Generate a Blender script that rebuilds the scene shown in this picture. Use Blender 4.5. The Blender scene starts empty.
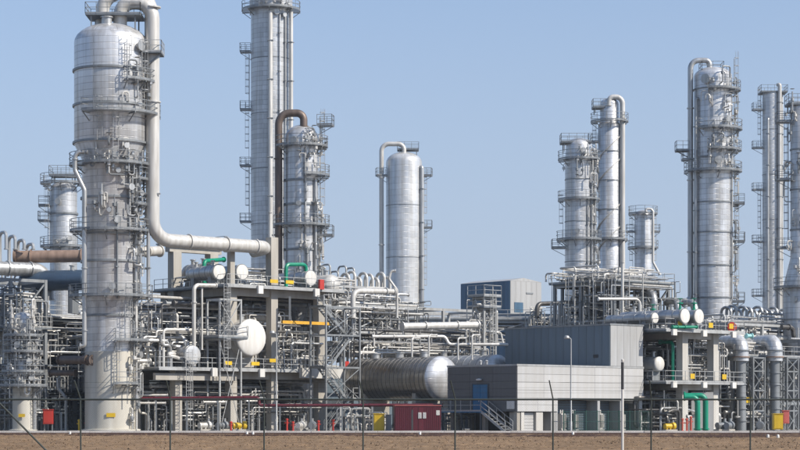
import bpy, math, random
from mathutils import Vector, Matrix
import numpy as np

# ------------------------------------------------------------------ camera, sky, sun, exposure
R = math.radians
scene = bpy.context.scene
COL = scene.collection
EYE = 1.8; FPX = 2000.0; HORIZON = 413.0
cam_d = bpy.data.cameras.new('camera'); cam = bpy.data.objects.new('camera', cam_d); COL.objects.link(cam)
cam.location = (0, 0, EYE); cam.rotation_euler = (R(90), 0, 0)
cam_d.sensor_width = 36; cam_d.lens = 36 * FPX / 800; cam_d.shift_y = (HORIZON - 225) / 800
cam_d.clip_start = 1; cam_d.clip_end = 20000
scene.camera = cam
SUN_AZ, SUN_EL = 64, 40          # degrees right of the direction back to the camera, above the horizon
world = bpy.data.worlds.new('World'); scene.world = world; world.use_nodes = True
wn = world.node_tree.nodes; wl = world.node_tree.links
sky = wn.new('ShaderNodeTexSky'); sky.sky_type = 'NISHITA'; sky.sun_disc = False
sky.sun_elevation = R(SUN_EL); sky.sun_rotation = R(180 - SUN_AZ)
sky.altitude = 0; sky.air_density = 1.0; sky.dust_density = 0.4; sky.ozone_density = 3.0
# pale spring haze whitens the whole sky, more so towards the horizon
stc = wn.new('ShaderNodeTexCoord'); sx = wn.new('ShaderNodeSeparateXYZ'); wl.new(stc.outputs['Generated'], sx.inputs[0])
lift = wn.new('ShaderNodeVectorMath'); lift.operation = 'ADD'; lift.inputs[1].default_value = (0, 0, 0.06); wl.new(stc.outputs['Generated'], lift.inputs[0])
nrm = wn.new('ShaderNodeVectorMath'); nrm.operation = 'NORMALIZE'; wl.new(lift.outputs[0], nrm.inputs[0]); wl.new(nrm.outputs[0], sky.inputs[0])
hz = wn.new('ShaderNodeMapRange'); hz.inputs[1].default_value = 0.0; hz.inputs[2].default_value = 0.36; hz.inputs[3].default_value = 0.9; hz.inputs[4].default_value = 0.05
hz.interpolation_type = 'SMOOTHSTEP'; wl.new(sx.outputs[2], hz.inputs[0])
smx = wn.new('ShaderNodeMix'); smx.data_type = 'RGBA'; smx.inputs[7].default_value = (2.55, 2.95, 3.65, 1)
wl.new(hz.outputs[0], smx.inputs[0]); wl.new(sky.outputs[0], smx.inputs[6])
wl.new(smx.outputs[2], wn['Background'].inputs[0]); wn['Background'].inputs[1].default_value = 0.15
sl = bpy.data.lights.new('sun', 'SUN'); sun = bpy.data.objects.new('sun', sl); COL.objects.link(sun)
sl.energy = 5.0; sl.angle = R(0.5); sl.color = (1.0, 0.94, 0.85)
sdir = Vector((math.sin(R(SUN_AZ)) * math.cos(R(SUN_EL)), -math.cos(R(SUN_AZ)) * math.cos(R(SUN_EL)), math.sin(R(SUN_EL))))
sun.rotation_euler = (-sdir).to_track_quat('-Z', 'Y').to_euler(); sun.location = (60, -40, 90)
scene.render.engine = 'CYCLES'
scene.view_settings.view_transform = 'Standard'; scene.view_settings.look = 'None'
scene.view_settings.exposure = 0.22; scene.view_settings.gamma = 1

# ------------------------------------------------------------------ pixel helpers (a pixel plus a chosen depth)
def X(px, Y): return (px - 400) * Y / FPX
def Z(py, Y): return EYE + (HORIZON - py) * Y / FPX
def P(px, py, Y): return Vector((X(px, Y), Y, Z(py, Y)))
PHI = 42.0
U = Vector((math.cos(R(PHI)), math.sin(R(PHI)), 0))       # plant grid: right and away
V = Vector((-math.sin(R(PHI)), math.cos(R(PHI)), 0))      # plant grid: left and away
UP = Vector((0, 0, 1))
def goto(p, d, px):
    k = (px - 400) / FPX
    L = (k * p.y - p.x) / (d.x - k * d.y)
    return p + d * L

# ------------------------------------------------------------------ materials
MATS = {}
def nt(name):
    m = bpy.data.materials.new(name); m.use_nodes = True
    t = m.node_tree; b = t.nodes['Principled BSDF']
    return m, t.nodes, t.links, b
def mnode(n, l, op, a, b=None):
    x = n.new('ShaderNodeMath'); x.operation = op
    for i, s in enumerate((a, b)):
        if s is None: continue
        if isinstance(s, (int, float)): x.inputs[i].default_value = s
        else: l.new(s, x.inputs[i])
    return x.outputs[0]
def ramp(n, l, src, stops):
    r = n.new('ShaderNodeValToRGB'); l.new(src, r.inputs[0])
    e = r.color_ramp.elements
    while len(e) < len(stops): e.new(0.5)
    for i, (p, c) in enumerate(stops):
        e[i].position = p; e[i].color = (*((c, c, c) if isinstance(c, (int, float)) else c), 1)
    return r.outputs[0]
def mulc(n, l, a, b, fac=1.0):
    x = n.new('ShaderNodeMix'); x.data_type = 'RGBA'; x.blend_type = 'MULTIPLY'; x.inputs[0].default_value = fac
    for i, s in ((6, a), (7, b)):
        if isinstance(s, tuple): x.inputs[i].default_value = (*s, 1)
        else: l.new(s, x.inputs[i])
    return x.outputs[2]
def plain(name, col, rough=0.5, metal=0.0, var=0.25, scale=0.7, streak=True, bump=0.0):
    m, n, l, b = nt(name)
    tc = n.new('ShaderNodeTexCoord'); mp = n.new('ShaderNodeMapping'); l.new(tc.outputs['Object'], mp.inputs[0])
    mp.inputs['Scale'].default_value = (3, 3, 0.35) if streak else (1, 1, 1)
    no = n.new('ShaderNodeTexNoise'); no.inputs['Scale'].default_value = scale; no.inputs['Detail'].default_value = 6
    l.new(mp.outputs[0], no.inputs[0])
    f = ramp(n, l, no.outputs[0], [(0.3, (1 - var, (1 - var) * .97, (1 - var) * .92)), (0.7, (1, 1, 1))])
    oi = n.new('ShaderNodeObjectInfo')
    g = ramp(n, l, oi.outputs['Random'], [(0.0, 0.88), (1.0, 1.0)])
    c = mulc(n, l, mulc(n, l, col, f), g)
    l.new(c, b.inputs['Base Color'])
    b.inputs['Roughness'].default_value = rough; b.inputs['Metallic'].default_value = metal
    rr = mnode(n, l, 'MULTIPLY_ADD', no.outputs[0], 0.3); rr.node.inputs[2].default_value = rough - 0.15
    l.new(rr, b.inputs['Roughness'])
    if bump:
        n2 = n.new('ShaderNodeTexNoise'); n2.inputs['Scale'].default_value = 9; n2.inputs['Detail'].default_value = 8
        l.new(tc.outputs['Object'], n2.inputs[0])
        bp = n.new('ShaderNodeBump'); bp.inputs['Strength'].default_value = bump; bp.inputs['Distance'].default_value = 0.05
        l.new(n2.outputs[0], bp.inputs['Height']); l.new(bp.outputs[0], b.inputs['Normal'])
    MATS[name] = m
    return m
def clad(name, col, rough, metal, axis='z', w=2.2, h=1.0, var=0.12, streak=0.25, rad=2.5):
    """insulation cladding: rows of thin metal sheets round a cylinder (axis z or x)"""
    m, n, l, b = nt(name)
    tc = n.new('ShaderNodeTexCoord'); s = n.new('ShaderNodeSeparateXYZ'); l.new(tc.outputs['Object'], s.inputs[0])
    a, c, z = (s.outputs[0], s.outputs[1], s.outputs[2]) if axis == 'z' else (s.outputs[1], s.outputs[2], s.outputs[0])
    ang = mnode(n, l, 'MULTIPLY', mnode(n, l, 'ARCTAN2', a, c), rad)
    cm = n.new('ShaderNodeCombineXYZ'); l.new(ang, cm.inputs[0]); l.new(z, cm.inputs[1])
    br = n.new('ShaderNodeTexBrick'); l.new(cm.outputs[0], br.inputs[0])
    br.inputs['Color1'].default_value = (1, 1, 1, 1); br.inputs['Color2'].default_value = (1 - var,) * 3 + (1,)
    br.inputs['Mortar'].default_value = (1 - var * 2.2,) * 3 + (1,)
    br.inputs['Scale'].default_value = 1; br.inputs['Mortar Size'].default_value = 0.03; br.inputs['Mortar Smooth'].default_value = 0.3
    br.inputs['Brick Width'].default_value = w; br.inputs['Row Height'].default_value = h
    mp = n.new('ShaderNodeMapping'); l.new(tc.outputs['Object'], mp.inputs[0])
    mp.inputs['Scale'].default_value = (1.6, 1.6, 0.07) if axis == 'z' else (0.25, 1, 1)
    no = n.new('ShaderNodeTexNoise'); no.inputs['Scale'].default_value = 1.1; no.inputs['Detail'].default_value = 7
    no.inputs['Roughness'].default_value = 0.62; l.new(mp.outputs[0], no.inputs[0])
    f = ramp(n, l, no.outputs[0], [(0.33, ((1 - streak), (1 - streak) * .96, (1 - streak) * .9)), (0.62, (1, 1, 1))])
    n3 = n.new('ShaderNodeTexNoise'); n3.inputs['Scale'].default_value = 0.35; n3.inputs['Detail'].default_value = 5
    l.new(tc.outputs['Object'], n3.inputs[0])
    f3 = ramp(n, l, n3.outputs[0], [(0.35, 0.86), (0.6, 1.0)])
    cc = mulc(n, l, mulc(n, l, mulc(n, l, col, br.outputs[0]), f), f3)
    l.new(cc, b.inputs['Base Color']); b.inputs['Metallic'].default_value = metal
    rg = mnode(n, l, 'MULTIPLY_ADD', n3.outputs[0], 0.22); rg.node.inputs[2].default_value = rough - 0.1
    l.new(rg, b.inputs['Roughness'])
    n4 = n.new('ShaderNodeTexNoise'); n4.inputs['Scale'].default_value = 1.6; n4.inputs['Detail'].default_value = 2
    l.new(cm.outputs[0], n4.inputs[0])
    hgt = mnode(n, l, 'ADD', mnode(n, l, 'MULTIPLY', br.outputs[1], -0.6), mnode(n, l, 'MULTIPLY', n4.outputs[0], 0.8))
    bp = n.new('ShaderNodeBump'); bp.inputs['Strength'].default_value = 0.5; bp.inputs['Distance'].default_value = 0.035
    l.new(hgt, bp.inputs['Height']); l.new(bp.outputs[0], b.inputs['Normal'])
    MATS[name] = m
    return m
CLAD = clad('aluminium_cladding', (0.76, 0.765, 0.775), 0.35, 0.42, w=7.0, h=0.62, var=0.17, streak=0.3)
CLAD_DULL = clad('dull_cladding', (0.67, 0.68, 0.69), 0.38, 0.42, w=7.0, h=0.62, var=0.18, streak=0.32)
CLAD_WHITE = clad('pale_cladding', (0.72, 0.725, 0.725), 0.36, 0.4, w=8.0, h=0.9, var=0.12)
DRUM = clad('drum_cladding', (0.58, 0.58, 0.58), 0.4, 0.75, axis='x', w=4.0, h=0.9, var=0.14)
DRUM_SHADE = clad('shaded_drum_cladding', (0.38, 0.37, 0.355), 0.3, 0.9, axis='x', w=20.0, h=0.8, var=0.18)  # tank body: base colour darkened for the shade on its side
SKIRT = plain('fireproofed_skirt', (0.58, 0.55, 0.48), 0.8, 0, 0.22, 0.5, True, 0.15)
PIPE = plain('silver_pipe', (0.56, 0.56, 0.55), 0.38, 0.55, 0.35, 1.1)
PIPE_W = plain('white_pipe', (0.66, 0.64, 0.60), 0.42, 0.15, 0.28, 1.0)
PIPE_D = plain('dark_pipe', (0.14, 0.135, 0.13), 0.45, 0.5, 0.35)
PIPE_B = plain('weathered_brown_pipe', (0.19, 0.145, 0.12), 0.5, 0.4, 0.4)
RUST = plain('rust_pipe', (0.36, 0.25, 0.19), 0.6, 0.2, 0.35)
STEEL = plain('galvanised_steel', (0.29, 0.305, 0.315), 0.5, 0.35, 0.3)
STEEL_L = plain('pale_steel', (0.46, 0.465, 0.46), 0.5, 0.25, 0.25)
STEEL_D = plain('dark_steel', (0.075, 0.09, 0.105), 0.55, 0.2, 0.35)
GRATE = plain('grating', (0.20, 0.225, 0.25), 0.6, 0.4, 0.3)
GRATE_O = plain('open_grating', (0.36, 0.38, 0.40), 0.6, 0.3, 0.3)      # open bar grating lets about half the light through
GRATE_O.node_tree.nodes['Principled BSDF'].inputs['Alpha'].default_value = 0.55
CONC = plain('concrete', (0.46, 0.43, 0.38), 0.85, 0, 0.28, 0.4, True, 0.2)
CONC_L = plain('light_concrete', (0.58, 0.56, 0.52), 0.85, 0, 0.22, 0.4, True, 0.2)
GREEN = plain('green_paint', (0.0, 0.26, 0.15), 0.4, 0, 0.2)
MAROON = plain('maroon_paint', (0.11, 0.007, 0.017), 0.5, 0, 0.25)
REDP = plain('red_paint', (0.55, 0.045, 0.03), 0.45, 0, 0.2)
YEL = plain('yellow_paint', (0.72, 0.47, 0.02), 0.45, 0, 0.2)
ORANGE = plain('orange_paint', (0.74, 0.40, 0.04), 0.45, 0, 0.2)
BLUE = plain('blue_paint', (0.02, 0.16, 0.32), 0.45, 0, 0.2)
BLUE_D = clad('shaded_blue_paint', (0.08, 0.125, 0.185), 0.4, 0.3, axis='x', w=5, h=1.5, var=0.1)  # blue paint, with the drum's shade darkened into its colour
WHITE = plain('white_paint', (0.72, 0.70, 0.66), 0.45, 0, 0.16, 1.2)
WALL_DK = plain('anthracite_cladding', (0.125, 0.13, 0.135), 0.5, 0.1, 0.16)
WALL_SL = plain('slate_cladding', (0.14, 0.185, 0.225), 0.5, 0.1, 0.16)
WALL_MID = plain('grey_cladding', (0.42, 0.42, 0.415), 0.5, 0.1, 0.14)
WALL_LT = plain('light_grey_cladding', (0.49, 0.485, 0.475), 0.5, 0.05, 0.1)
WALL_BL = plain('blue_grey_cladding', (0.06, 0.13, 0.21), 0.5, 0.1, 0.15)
SEAM = plain('seam_backing', (0.06, 0.06, 0.065), 0.8, 0)
FENCE = plain('fence_paint', (0.045, 0.055, 0.048), 0.5, 0.1, 0.2)
FENCE_G = plain('green_fence_paint', (0.02, 0.07, 0.06), 0.5, 0.1, 0.2)
PALE_CYAN = plain('pale_blue_tag', (0.3, 0.6, 0.6), 0.5)

# ------------------------------------------------------------------ mesh builder
def fillet(pts, rad):
    if len(pts) < 3: return [Vector(p) for p in pts]
    out = [Vector(pts[0])]
    for i in range(1, len(pts) - 1):
        p0, p1, p2 = Vector(pts[i - 1]), Vector(pts[i]), Vector(pts[i + 1])
        a, b = (p0 - p1), (p2 - p1)
        la, lb = a.length, b.length
        if la < 1e-5 or lb < 1e-5: continue
        a /= la; b /= lb
        cosx = max(-1, min(1, a.dot(b))); ang = math.acos(cosx)
        if ang > 3.10 or ang < 0.1: out.append(p1); continue
        t = rad / math.tan(ang / 2); t = min(t, la * 0.49, lb * 0.49); r = t * math.tan(ang / 2)
        c = p1 + (a + b).normalized() * (r / math.sin(ang / 2))
        s, e = p1 + a * t - c, p1 + b * t - c
        n = max(3, int(math.ceil((math.pi - ang) / R(15))))
        ax = s.cross(e).normalized(); tot = math.pi - ang
        for k in range(n + 1): out.append(c + Matrix.Rotation(tot * k / n, 3, ax) @ s)
    out.append(Vector(pts[-1]))
    return out
class MB:
    def __init__(s): s.v = []; s.f = []
    def quad_box(s, c8):
        o = len(s.v); s.v += [tuple(p) for p in c8]
        s.f += [tuple(o + i for i in q) for q in ((0, 3, 2, 1), (4, 5, 6, 7), (0, 1, 5, 4), (1, 2, 6, 5), (2, 3, 7, 6), (3, 0, 4, 7))]
        return s
    def box(s, x0, x1, y0, y1, z0, z1):
        return s.quad_box([(x0, y0, z0), (x1, y0, z0), (x1, y1, z0), (x0, y1, z0), (x0, y0, z1), (x1, y0, z1), (x1, y1, z1), (x0, y1, z1)])
    def bar(s, a, b, w, h=None):
        a, b = Vector(a), Vector(b); h = h or w; d = (b - a)
        if d.length < 1e-6: return s
        d.normalize(); up = UP if abs(d.z) < 0.95 else Vector((0, 1, 0))
        x = d.cross(up).normalized() * w / 2; y = x.cross(d).normalized() * h / 2
        return s.quad_box([a - x - y, a + x - y, a + x + y, a - x + y, b - x - y, b + x - y, b + x + y, b - x + y])
    def tube(s, pts, r, seg=8, caps=True):
        pts = [Vector(p) for p in pts]; n = len(pts); o = len(s.v)
        d0 = (pts[1] - pts[0]).normalized(); ref = UP if abs(d0.z) < 0.9 else Vector((1, 0, 0))
        x = d0.cross(ref).normalized(); pd = d0
        for i, p in enumerate(pts):
            d = ((pts[min(i + 1, n - 1)] - p).normalized() + (p - pts[max(i - 1, 0)]).normalized())
            d = d.normalized() if d.length > 1e-6 else pd
            x = pd.rotation_difference(d) @ x; pd = d
            y = d.cross(x)
            rr = r[i] if isinstance(r, (list, tuple)) else r
            for k in range(seg):
                t = 2 * math.pi * k / seg
                s.v.append(tuple(p + x * (math.cos(t) * rr) + y * (math.sin(t) * rr)))
        for i in range(n - 1):
            for k in range(seg):
                a, b = o + i * seg + k, o + i * seg + (k + 1) % seg
                s.f.append((a, b, b + seg, a + seg))
        if caps:
            s.f.append(tuple(o + k for k in reversed(range(seg)))); s.f.append(tuple(o + (n - 1) * seg + k for k in range(seg)))
        return s
    def lathe(s, prof, seg=32, axis='z', c=(0, 0, 0), cap=True):
        o = len(s.v); n = len(prof)
        for r, z in prof:
            for k in range(seg):
                t = 2 * math.pi * k / seg; a, b = r * math.cos(t), r * math.sin(t)
                q = (a, b, z) if axis == 'z' else ((z, a, b) if axis == 'x' else (b, z, a))
                s.v.append((q[0] + c[0], q[1] + c[1], q[2] + c[2]))
        for i in range(n - 1):
            for k in range(seg):
                a, b = o + i * seg + k, o + i * seg + (k + 1) % seg
                s.f.append((a, b, b + seg, a + seg))
        if cap:
            s.f.append(tuple(o + k for k in reversed(range(seg)))); s.f.append(tuple(o + (n - 1) * seg + k for k in range(seg)))
        return s
    def sector(s, r0, r1, z0, z1, a0, a1, step=10):
        n = max(2, int(abs(a1 - a0) / step) + 1); o = len(s.v)
        for i in range(n + 1):
            t = R(a0 + (a1 - a0) * i / n); c, q = math.cos(t), math.sin(t)
            s.v += [(r0 * c, r0 * q, z0), (r1 * c, r1 * q, z0), (r1 * c, r1 * q, z1), (r0 * c, r0 * q, z1)]
        for i in range(n):
            a = o + i * 4; b = a + 4
            for k in range(4): s.f.append((a + k, a + (k + 1) % 4, b + (k + 1) % 4, b + k))
        s.f.append((o, o + 3, o + 2, o + 1)); e = o + n * 4; s.f.append((e, e + 1, e + 2, e + 3))
        return s
    def mesh(s, name, mat, smooth=True):
        me = bpy.data.meshes.new(name); me.from_pydata(s.v, [], s.f)
        if smooth:
            me.polygons.foreach_set('use_smooth', [True] * len(me.polygons)); me.set_sharp_from_angle(angle=R(35))
        me.materials.append(mat); me.update()
        return me
    def build(s, name, mat, parent=None, loc=None, rz=0.0, smooth=True):
        o = bpy.data.objects.new(name, s.mesh(name, mat, smooth)); COL.objects.link(o)
        if parent is not None: o.parent = parent
        if loc is not None: o.location = loc
        o.rotation_euler[2] = rz
        return o
def link_mesh(name, me, parent=None, loc=(0, 0, 0), rz=0.0):
    o = bpy.data.objects.new(name, me); COL.objects.link(o); o.location = loc; o.rotation_euler[2] = rz
    if parent is not None: o.parent = parent
    return o
def tag(o, label=None, cat=None, group=None, kind=None):
    if label: o['label'] = label
    if cat: o['category'] = cat
    if group: o['group'] = group
    if kind: o['kind'] = kind
    return o
def empty(name, loc, label, cat, group=None, rz=0.0):
    o = bpy.data.objects.new(name, None); COL.objects.link(o); o.location = loc; o.rotation_euler[2] = rz
    o.empty_display_size = 0.3
    return tag(o, label, cat, group)

# ------------------------------------------------------------------ generators: pipes, rails, ladders
def pipe(label, pts, d, mat, name='process_pipe', grp=None, bend=1.5, flanges=(), end_flanges=True, cat='pipe'):
    pts = [Vector(p) for p in pts]; o0 = pts[0].copy(); q = [p - o0 for p in pts]
    seg = 20 if d > 0.9 else (14 if d > 0.4 else 8)
    o = MB().tube(fillet(q, d * bend), d / 2, seg).build(name, mat, None, o0)
    tag(o, label, cat, grp)
    fl = []
    if end_flanges:
        fl += [(q[0], (q[1] - q[0]).normalized(), 0.05), (q[-1], (q[-2] - q[-1]).normalized(), 0.05)]
    for t in flanges:                        # (segment index, fraction)
        a, b = q[t[0]], q[t[0] + 1]; fl.append((a.lerp(b, t[1]), (b - a).normalized(), 0.0))
    for c, dr, off in fl:
        th = min(0.12, d * 0.25)
        MB().tube([c + dr * (off - th / 2), c + dr * (off + th / 2)], d / 2 + min(0.12, d * 0.22), seg).build('flange', mat, o)
    return o
def pp(label, px, dpx, mat, **k):            # pixel path (px, py, Y)
    return pipe(label, [P(*t) for t in px], dpx * px[0][2] / FPX, mat, **k)
def rail_mesh(path, h=1.1, closed=False, sp=1.5, w=0.05):
    m = MB(); path = [Vector(p) for p in path]
    for a, b in zip(path[:-1], path[1:]):
        n = max(1, int(round((b - a).length / sp)))
        for i in range(n + 1):
            p = a.lerp(b, i / n); m.bar(p, p + UP * h, w)
        for z in (h, h * 0.55): m.bar(a + UP * z, b + UP * z, w)
        m.bar(a + UP * 0.08, b + UP * 0.08, 0.02, 0.15)
    return m
def arc_rail(r, z, a0, a1, h=1.1, w=0.055):
    m = MB(); L = abs(R(a1 - a0)) * r; n = max(2, int(L / 1.3)); st = max(6, int(abs(a1 - a0) / 8))
    for i in range(n + 1):
        t = R(a0 + (a1 - a0) * i / n); p = Vector((r * math.cos(t), r * math.sin(t), z)); m.bar(p, p + UP * h, w)
    for zz in (h, h * 0.55, 0.1):
        pts = [Vector((r * math.cos(R(a0 + (a1 - a0) * i / st)), r * math.sin(R(a0 + (a1 - a0) * i / st)), z + zz)) for i in range(st + 1)]
        for a, b in zip(pts[:-1], pts[1:]): m.bar(a, b, w if zz > 0.2 else 0.03, w if zz > 0.2 else 0.16)
    return m
def ring_platform(root, rin, wid, z, a0, a1, mat=None, dmat=None):
    mat = mat or STEEL; ro = rin + wid
    d = MB().sector(rin, ro, z - 0.07, z, a0, a1).build('platform', dmat or GRATE_O, root)
    m = arc_rail(ro - 0.04, z, a0, a1)
    if abs(a1 - a0) < 340:
        for a in (a0, a1):
            c, s = math.cos(R(a)), math.sin(R(a))
            for h in (1.1, 0.6): m.bar((rin * c, rin * s, z + h), (ro * c, ro * s, z + h), 0.05)
    m.build('handrail', mat, d)
    n = max(2, int(abs(a1 - a0) / 45))
    bm = MB().bar((rin, 0, -0.9), (ro - 0.1, 0, -0.14), 0.08).bar((rin, 0, -0.16), (ro, 0, -0.16), 0.08, 0.12).mesh('bracket', STEEL)
    for i in range(n + 1):
        a = a0 + (a1 - a0) * (i + 0.02) / (n + 0.04)
        link_mesh('bracket', bm, d, (0, 0, z), R(a))
    return d
def ladder(root, ang, r, z0, z1, mat=None, cage=True):
    mat = mat or STEEL_L
    m = MB(); w = 0.24
    for s in (-w, w): m.bar((r + 0.2, s, z0), (r + 0.2, s, z1), 0.05)
    z = z0 + 0.3
    while z < z1: m.bar((r + 0.2, -w, z), (r + 0.2, w, z), 0.03); z += 0.33
    o = m.build('ladder', mat, root, (0, 0, 0), R(ang))
    if cage and z1 - z0 > 3:
        c = MB(); z = z0 + 2.2; k = []
        for t in (-80, -40, 0, 40, 80): k.append((r + 0.3 + 0.42 * math.cos(R(t)) + 0.0, 0.38 * math.sin(R(t))))
        while z < z1 + 0.9:
            pts = [(r + 0.2, -w, z)] + [(a, b, z) for a, b in k] + [(r + 0.2, w, z)]
            for a, b in zip(pts[:-1], pts[1:]): c.bar(a, b, 0.02, 0.06)
            z += 0.9
        for a, b in k[::2] + [k[1], k[3]]: c.bar((a, b, z0 + 2.2), (a, b, z1 + 0.9), 0.02)
        c.build('cage', mat, o)
    return o
def dome_prof(r, z, h, n=8): return [(max(0.02, r * math.cos(R(90 * i / n))), z + h * math.sin(R(90 * i / n))) for i in range(1, n + 1)]

class Tower:
    def __init__(s, name, label, px, Y, prof, dome=None, mat=None, skirt=None, seg=40):
        """prof: list of (radius px, y px) from top to bottom; dome: y px of its crown"""
        s.Y = Y; s.px = px; k = Y / FPX; s.k = k; mat = mat or CLAD
        s.root = empty(name, (X(px, Y), Y, 0), label, 'tower'); s.X = X(px, Y)
        pr = [(r * k, Z(y, Y)) for r, y in prof]; s.pr = pr
        up = pr[::-1]
        zs = Z(skirt, Y) if skirt else None
        body = [(r, max(0.0, z)) for r, z in up]
        if zs is not None: body = [(s.r(zs), zs)] + [q for q in body if q[1] > zs]
        full = list(body)
        if dome is not None: full += dome_prof(body[-1][0], body[-1][1], Z(dome, Y) - body[-1][1])
        s.shell = MB().lathe(full, seg).build('shell', mat, s.root)
        if zs is not None:
            r0 = s.r(zs) + 0.04
            MB().lathe([(r0 + 0.35, 0), (r0 + 0.35, 0.25), (r0 + 0.02, 0.3), (r0, zs), (r0 - 0.1, zs + 0.05)], seg).build('skirt', SKIRT, s.root)
        s.top = full[-1][1]
    def r(s, z):
        pr = s.pr
        if z >= pr[0][1]: return pr[0][0]
        for (r1, z1), (r0, z0) in zip(pr[:-1], pr[1:]):
            if z >= z0: return r0 + (r1 - r0) * (z - z0) / max(1e-6, z1 - z0)
        return pr[-1][0]
    def rings(s, ys, w=0.14, h=0.22, mat=None):
        for y in ys:
            z = Z(y, s.Y); r = s.r(z)
            MB().lathe([(r - 0.02, z - h / 2), (r + w, z - h / 2), (r + w, z + h / 2), (r - 0.02, z + h / 2)], 40, cap=False).build('stiffening_ring', mat or STEEL, s.root)
        return s
    def plats(s, items, **k):
        for it in items:
            y, a0, a1 = it[:3]; w = it[3] if len(it) > 3 else 1.1
            z = Z(y, s.Y); ring_platform(s.root, max(s.r(z), s.r(z - 0.5)) + 0.03, w, z, a0, a1, **k)
        return s
    def ladders(s, items, mat=None):
        for a, y0, y1 in items:
            z0, z1 = max(0, Z(y0, s.Y)), Z(y1, s.Y); ladder(s.root, a, max(s.r(z0), s.r(z1)) + 0.05, z0, z1, mat)
        return s
    def nozzles(s, items, mat=None):
        for a, y, d, L in items:
            z = Z(y, s.Y); r = s.r(z); c, q = math.cos(R(a)), math.sin(R(a)); dr = Vector((c, q, 0))
            o = MB().tube([dr * (r - 0.2) + UP * z, dr * (r + L) + UP * z], d / 2, 14).build('nozzle', mat or PIPE, s.root)
            MB().tube([dr * (r + L - 0.06) + UP * z, dr * (r + L + 0.06) + UP * z], d / 2 + 0.12, 14).build('flange', mat or PIPE, o)
        return s
    def balconies(s, items, w=1.3, d=1.1):
        """small caged side balconies: (angle, y)"""
        for a, y in items:
            z = Z(y, s.Y); r = s.r(z)
            o = MB().box(r - 0.05, r + d, -w / 2, w / 2, z - 0.1, z).bar((r, 0, z - 1.0), (r + d, 0, z - 0.12), 0.08).build('platform', GRATE_O, s.root, (0, 0, 0), R(a))
            rail_mesh([(r, -w / 2, z), (r + d, -w / 2, z), (r + d, w / 2, z), (r, w / 2, z)], sp=0.9).build('handrail', STEEL, o)
        return s
    def cluster(s, seed, n, a0, a1, y0, y1, mats=None):
        """small-bore piping and valves bolted to one flank of the tower"""
        r_ = random.Random(seed); mats = mats or [PIPE, STEEL, PIPE_W]
        by = {}
        for i in range(n):
            m = by.setdefault(i % len(mats), MB()); a = R(r_.uniform(a0, a1)); z = r_.uniform(Z(y0, s.Y), Z(y1, s.Y)); rr = s.r(z); d = r_.uniform(.05, .1); L = r_.uniform(.3, .85); h = r_.uniform(-2.6, 2.6)
            a2 = a + r_.uniform(-.5, .5); q = lambda t, e, zz: Vector((math.cos(t) * (rr + e), math.sin(t) * (rr + e), zz))
            m.tube(fillet([q(a, -.1, z), q(a, L, z), q(a, L, z + h)] + ([q(a2, L, z + h), q(a2, L, z + h * .3)] if r_.random() < .5 else []), .25), d, 7)
            if r_.random() < .7: m.lathe([(.05, -.2), (.2, -.15), (.2, .15), (.05, .2)], 8, 'z', tuple(q(a, L, z + h * .6)))
            if r_.random() < .4: m.lathe([(.22, -.03), (.27, 0), (.22, .03)], 10, 'z', tuple(q(a, L, z + h + .3)))
        for i, m in by.items(): m.build('small_piping', mats[i], s.root)['kind'] = 'stuff'
        return s
    def top_deck(s, y, w, d, z_legs=1.0, dx=0.0):
        z = Z(y, s.Y)
        o = MB().box(dx - w / 2, dx + w / 2, -d / 2, d / 2, z - 0.12, z).build('platform', GRATE, s.root)
        rail_mesh([(dx - w / 2, -d / 2, z), (dx + w / 2, -d / 2, z), (dx + w / 2, d / 2, z), (dx - w / 2, d / 2, z), (dx - w / 2, -d / 2, z)], sp=1.1).build('handrail', STEEL, o)
        for sx in (-0.4, 0.4):
            for sy in (-0.4, 0.4):
                MB().bar((dx + sx * w, sy * d, z - z_legs), (dx + sx * w, sy * d, z - 0.1), 0.12).build('post', STEEL, o)
        return s
    def clips(s, items):
        """vertical service pipes strapped to the shell, parts of the tower: (angle, diameter, y0, y1, material)"""
        for a, d, y0, y1, m in items:
            z0, z1 = max(0, Z(y0, s.Y)), Z(y1, s.Y); r = max(s.r(z0), s.r(z1), s.r((z0 + z1) / 2)) + d / 2 + 0.08
            c = Vector((math.cos(R(a)), math.sin(R(a)), 0))
            o = MB().tube(fillet([c * (r - 0.5) + UP * z1, c * r + UP * z1, c * r + UP * z0], d), d / 2, 12).build('service_pipe', m, s.root)
            z = z0 + 3
            while z < z1 - 1:
                MB().bar(c * (r - d / 2 - 0.1) + UP * z, c * (r + d / 2 + 0.04) + UP * z, d + 0.12, 0.1).build('clamp', STEEL, o); z += 5
        return s

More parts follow.
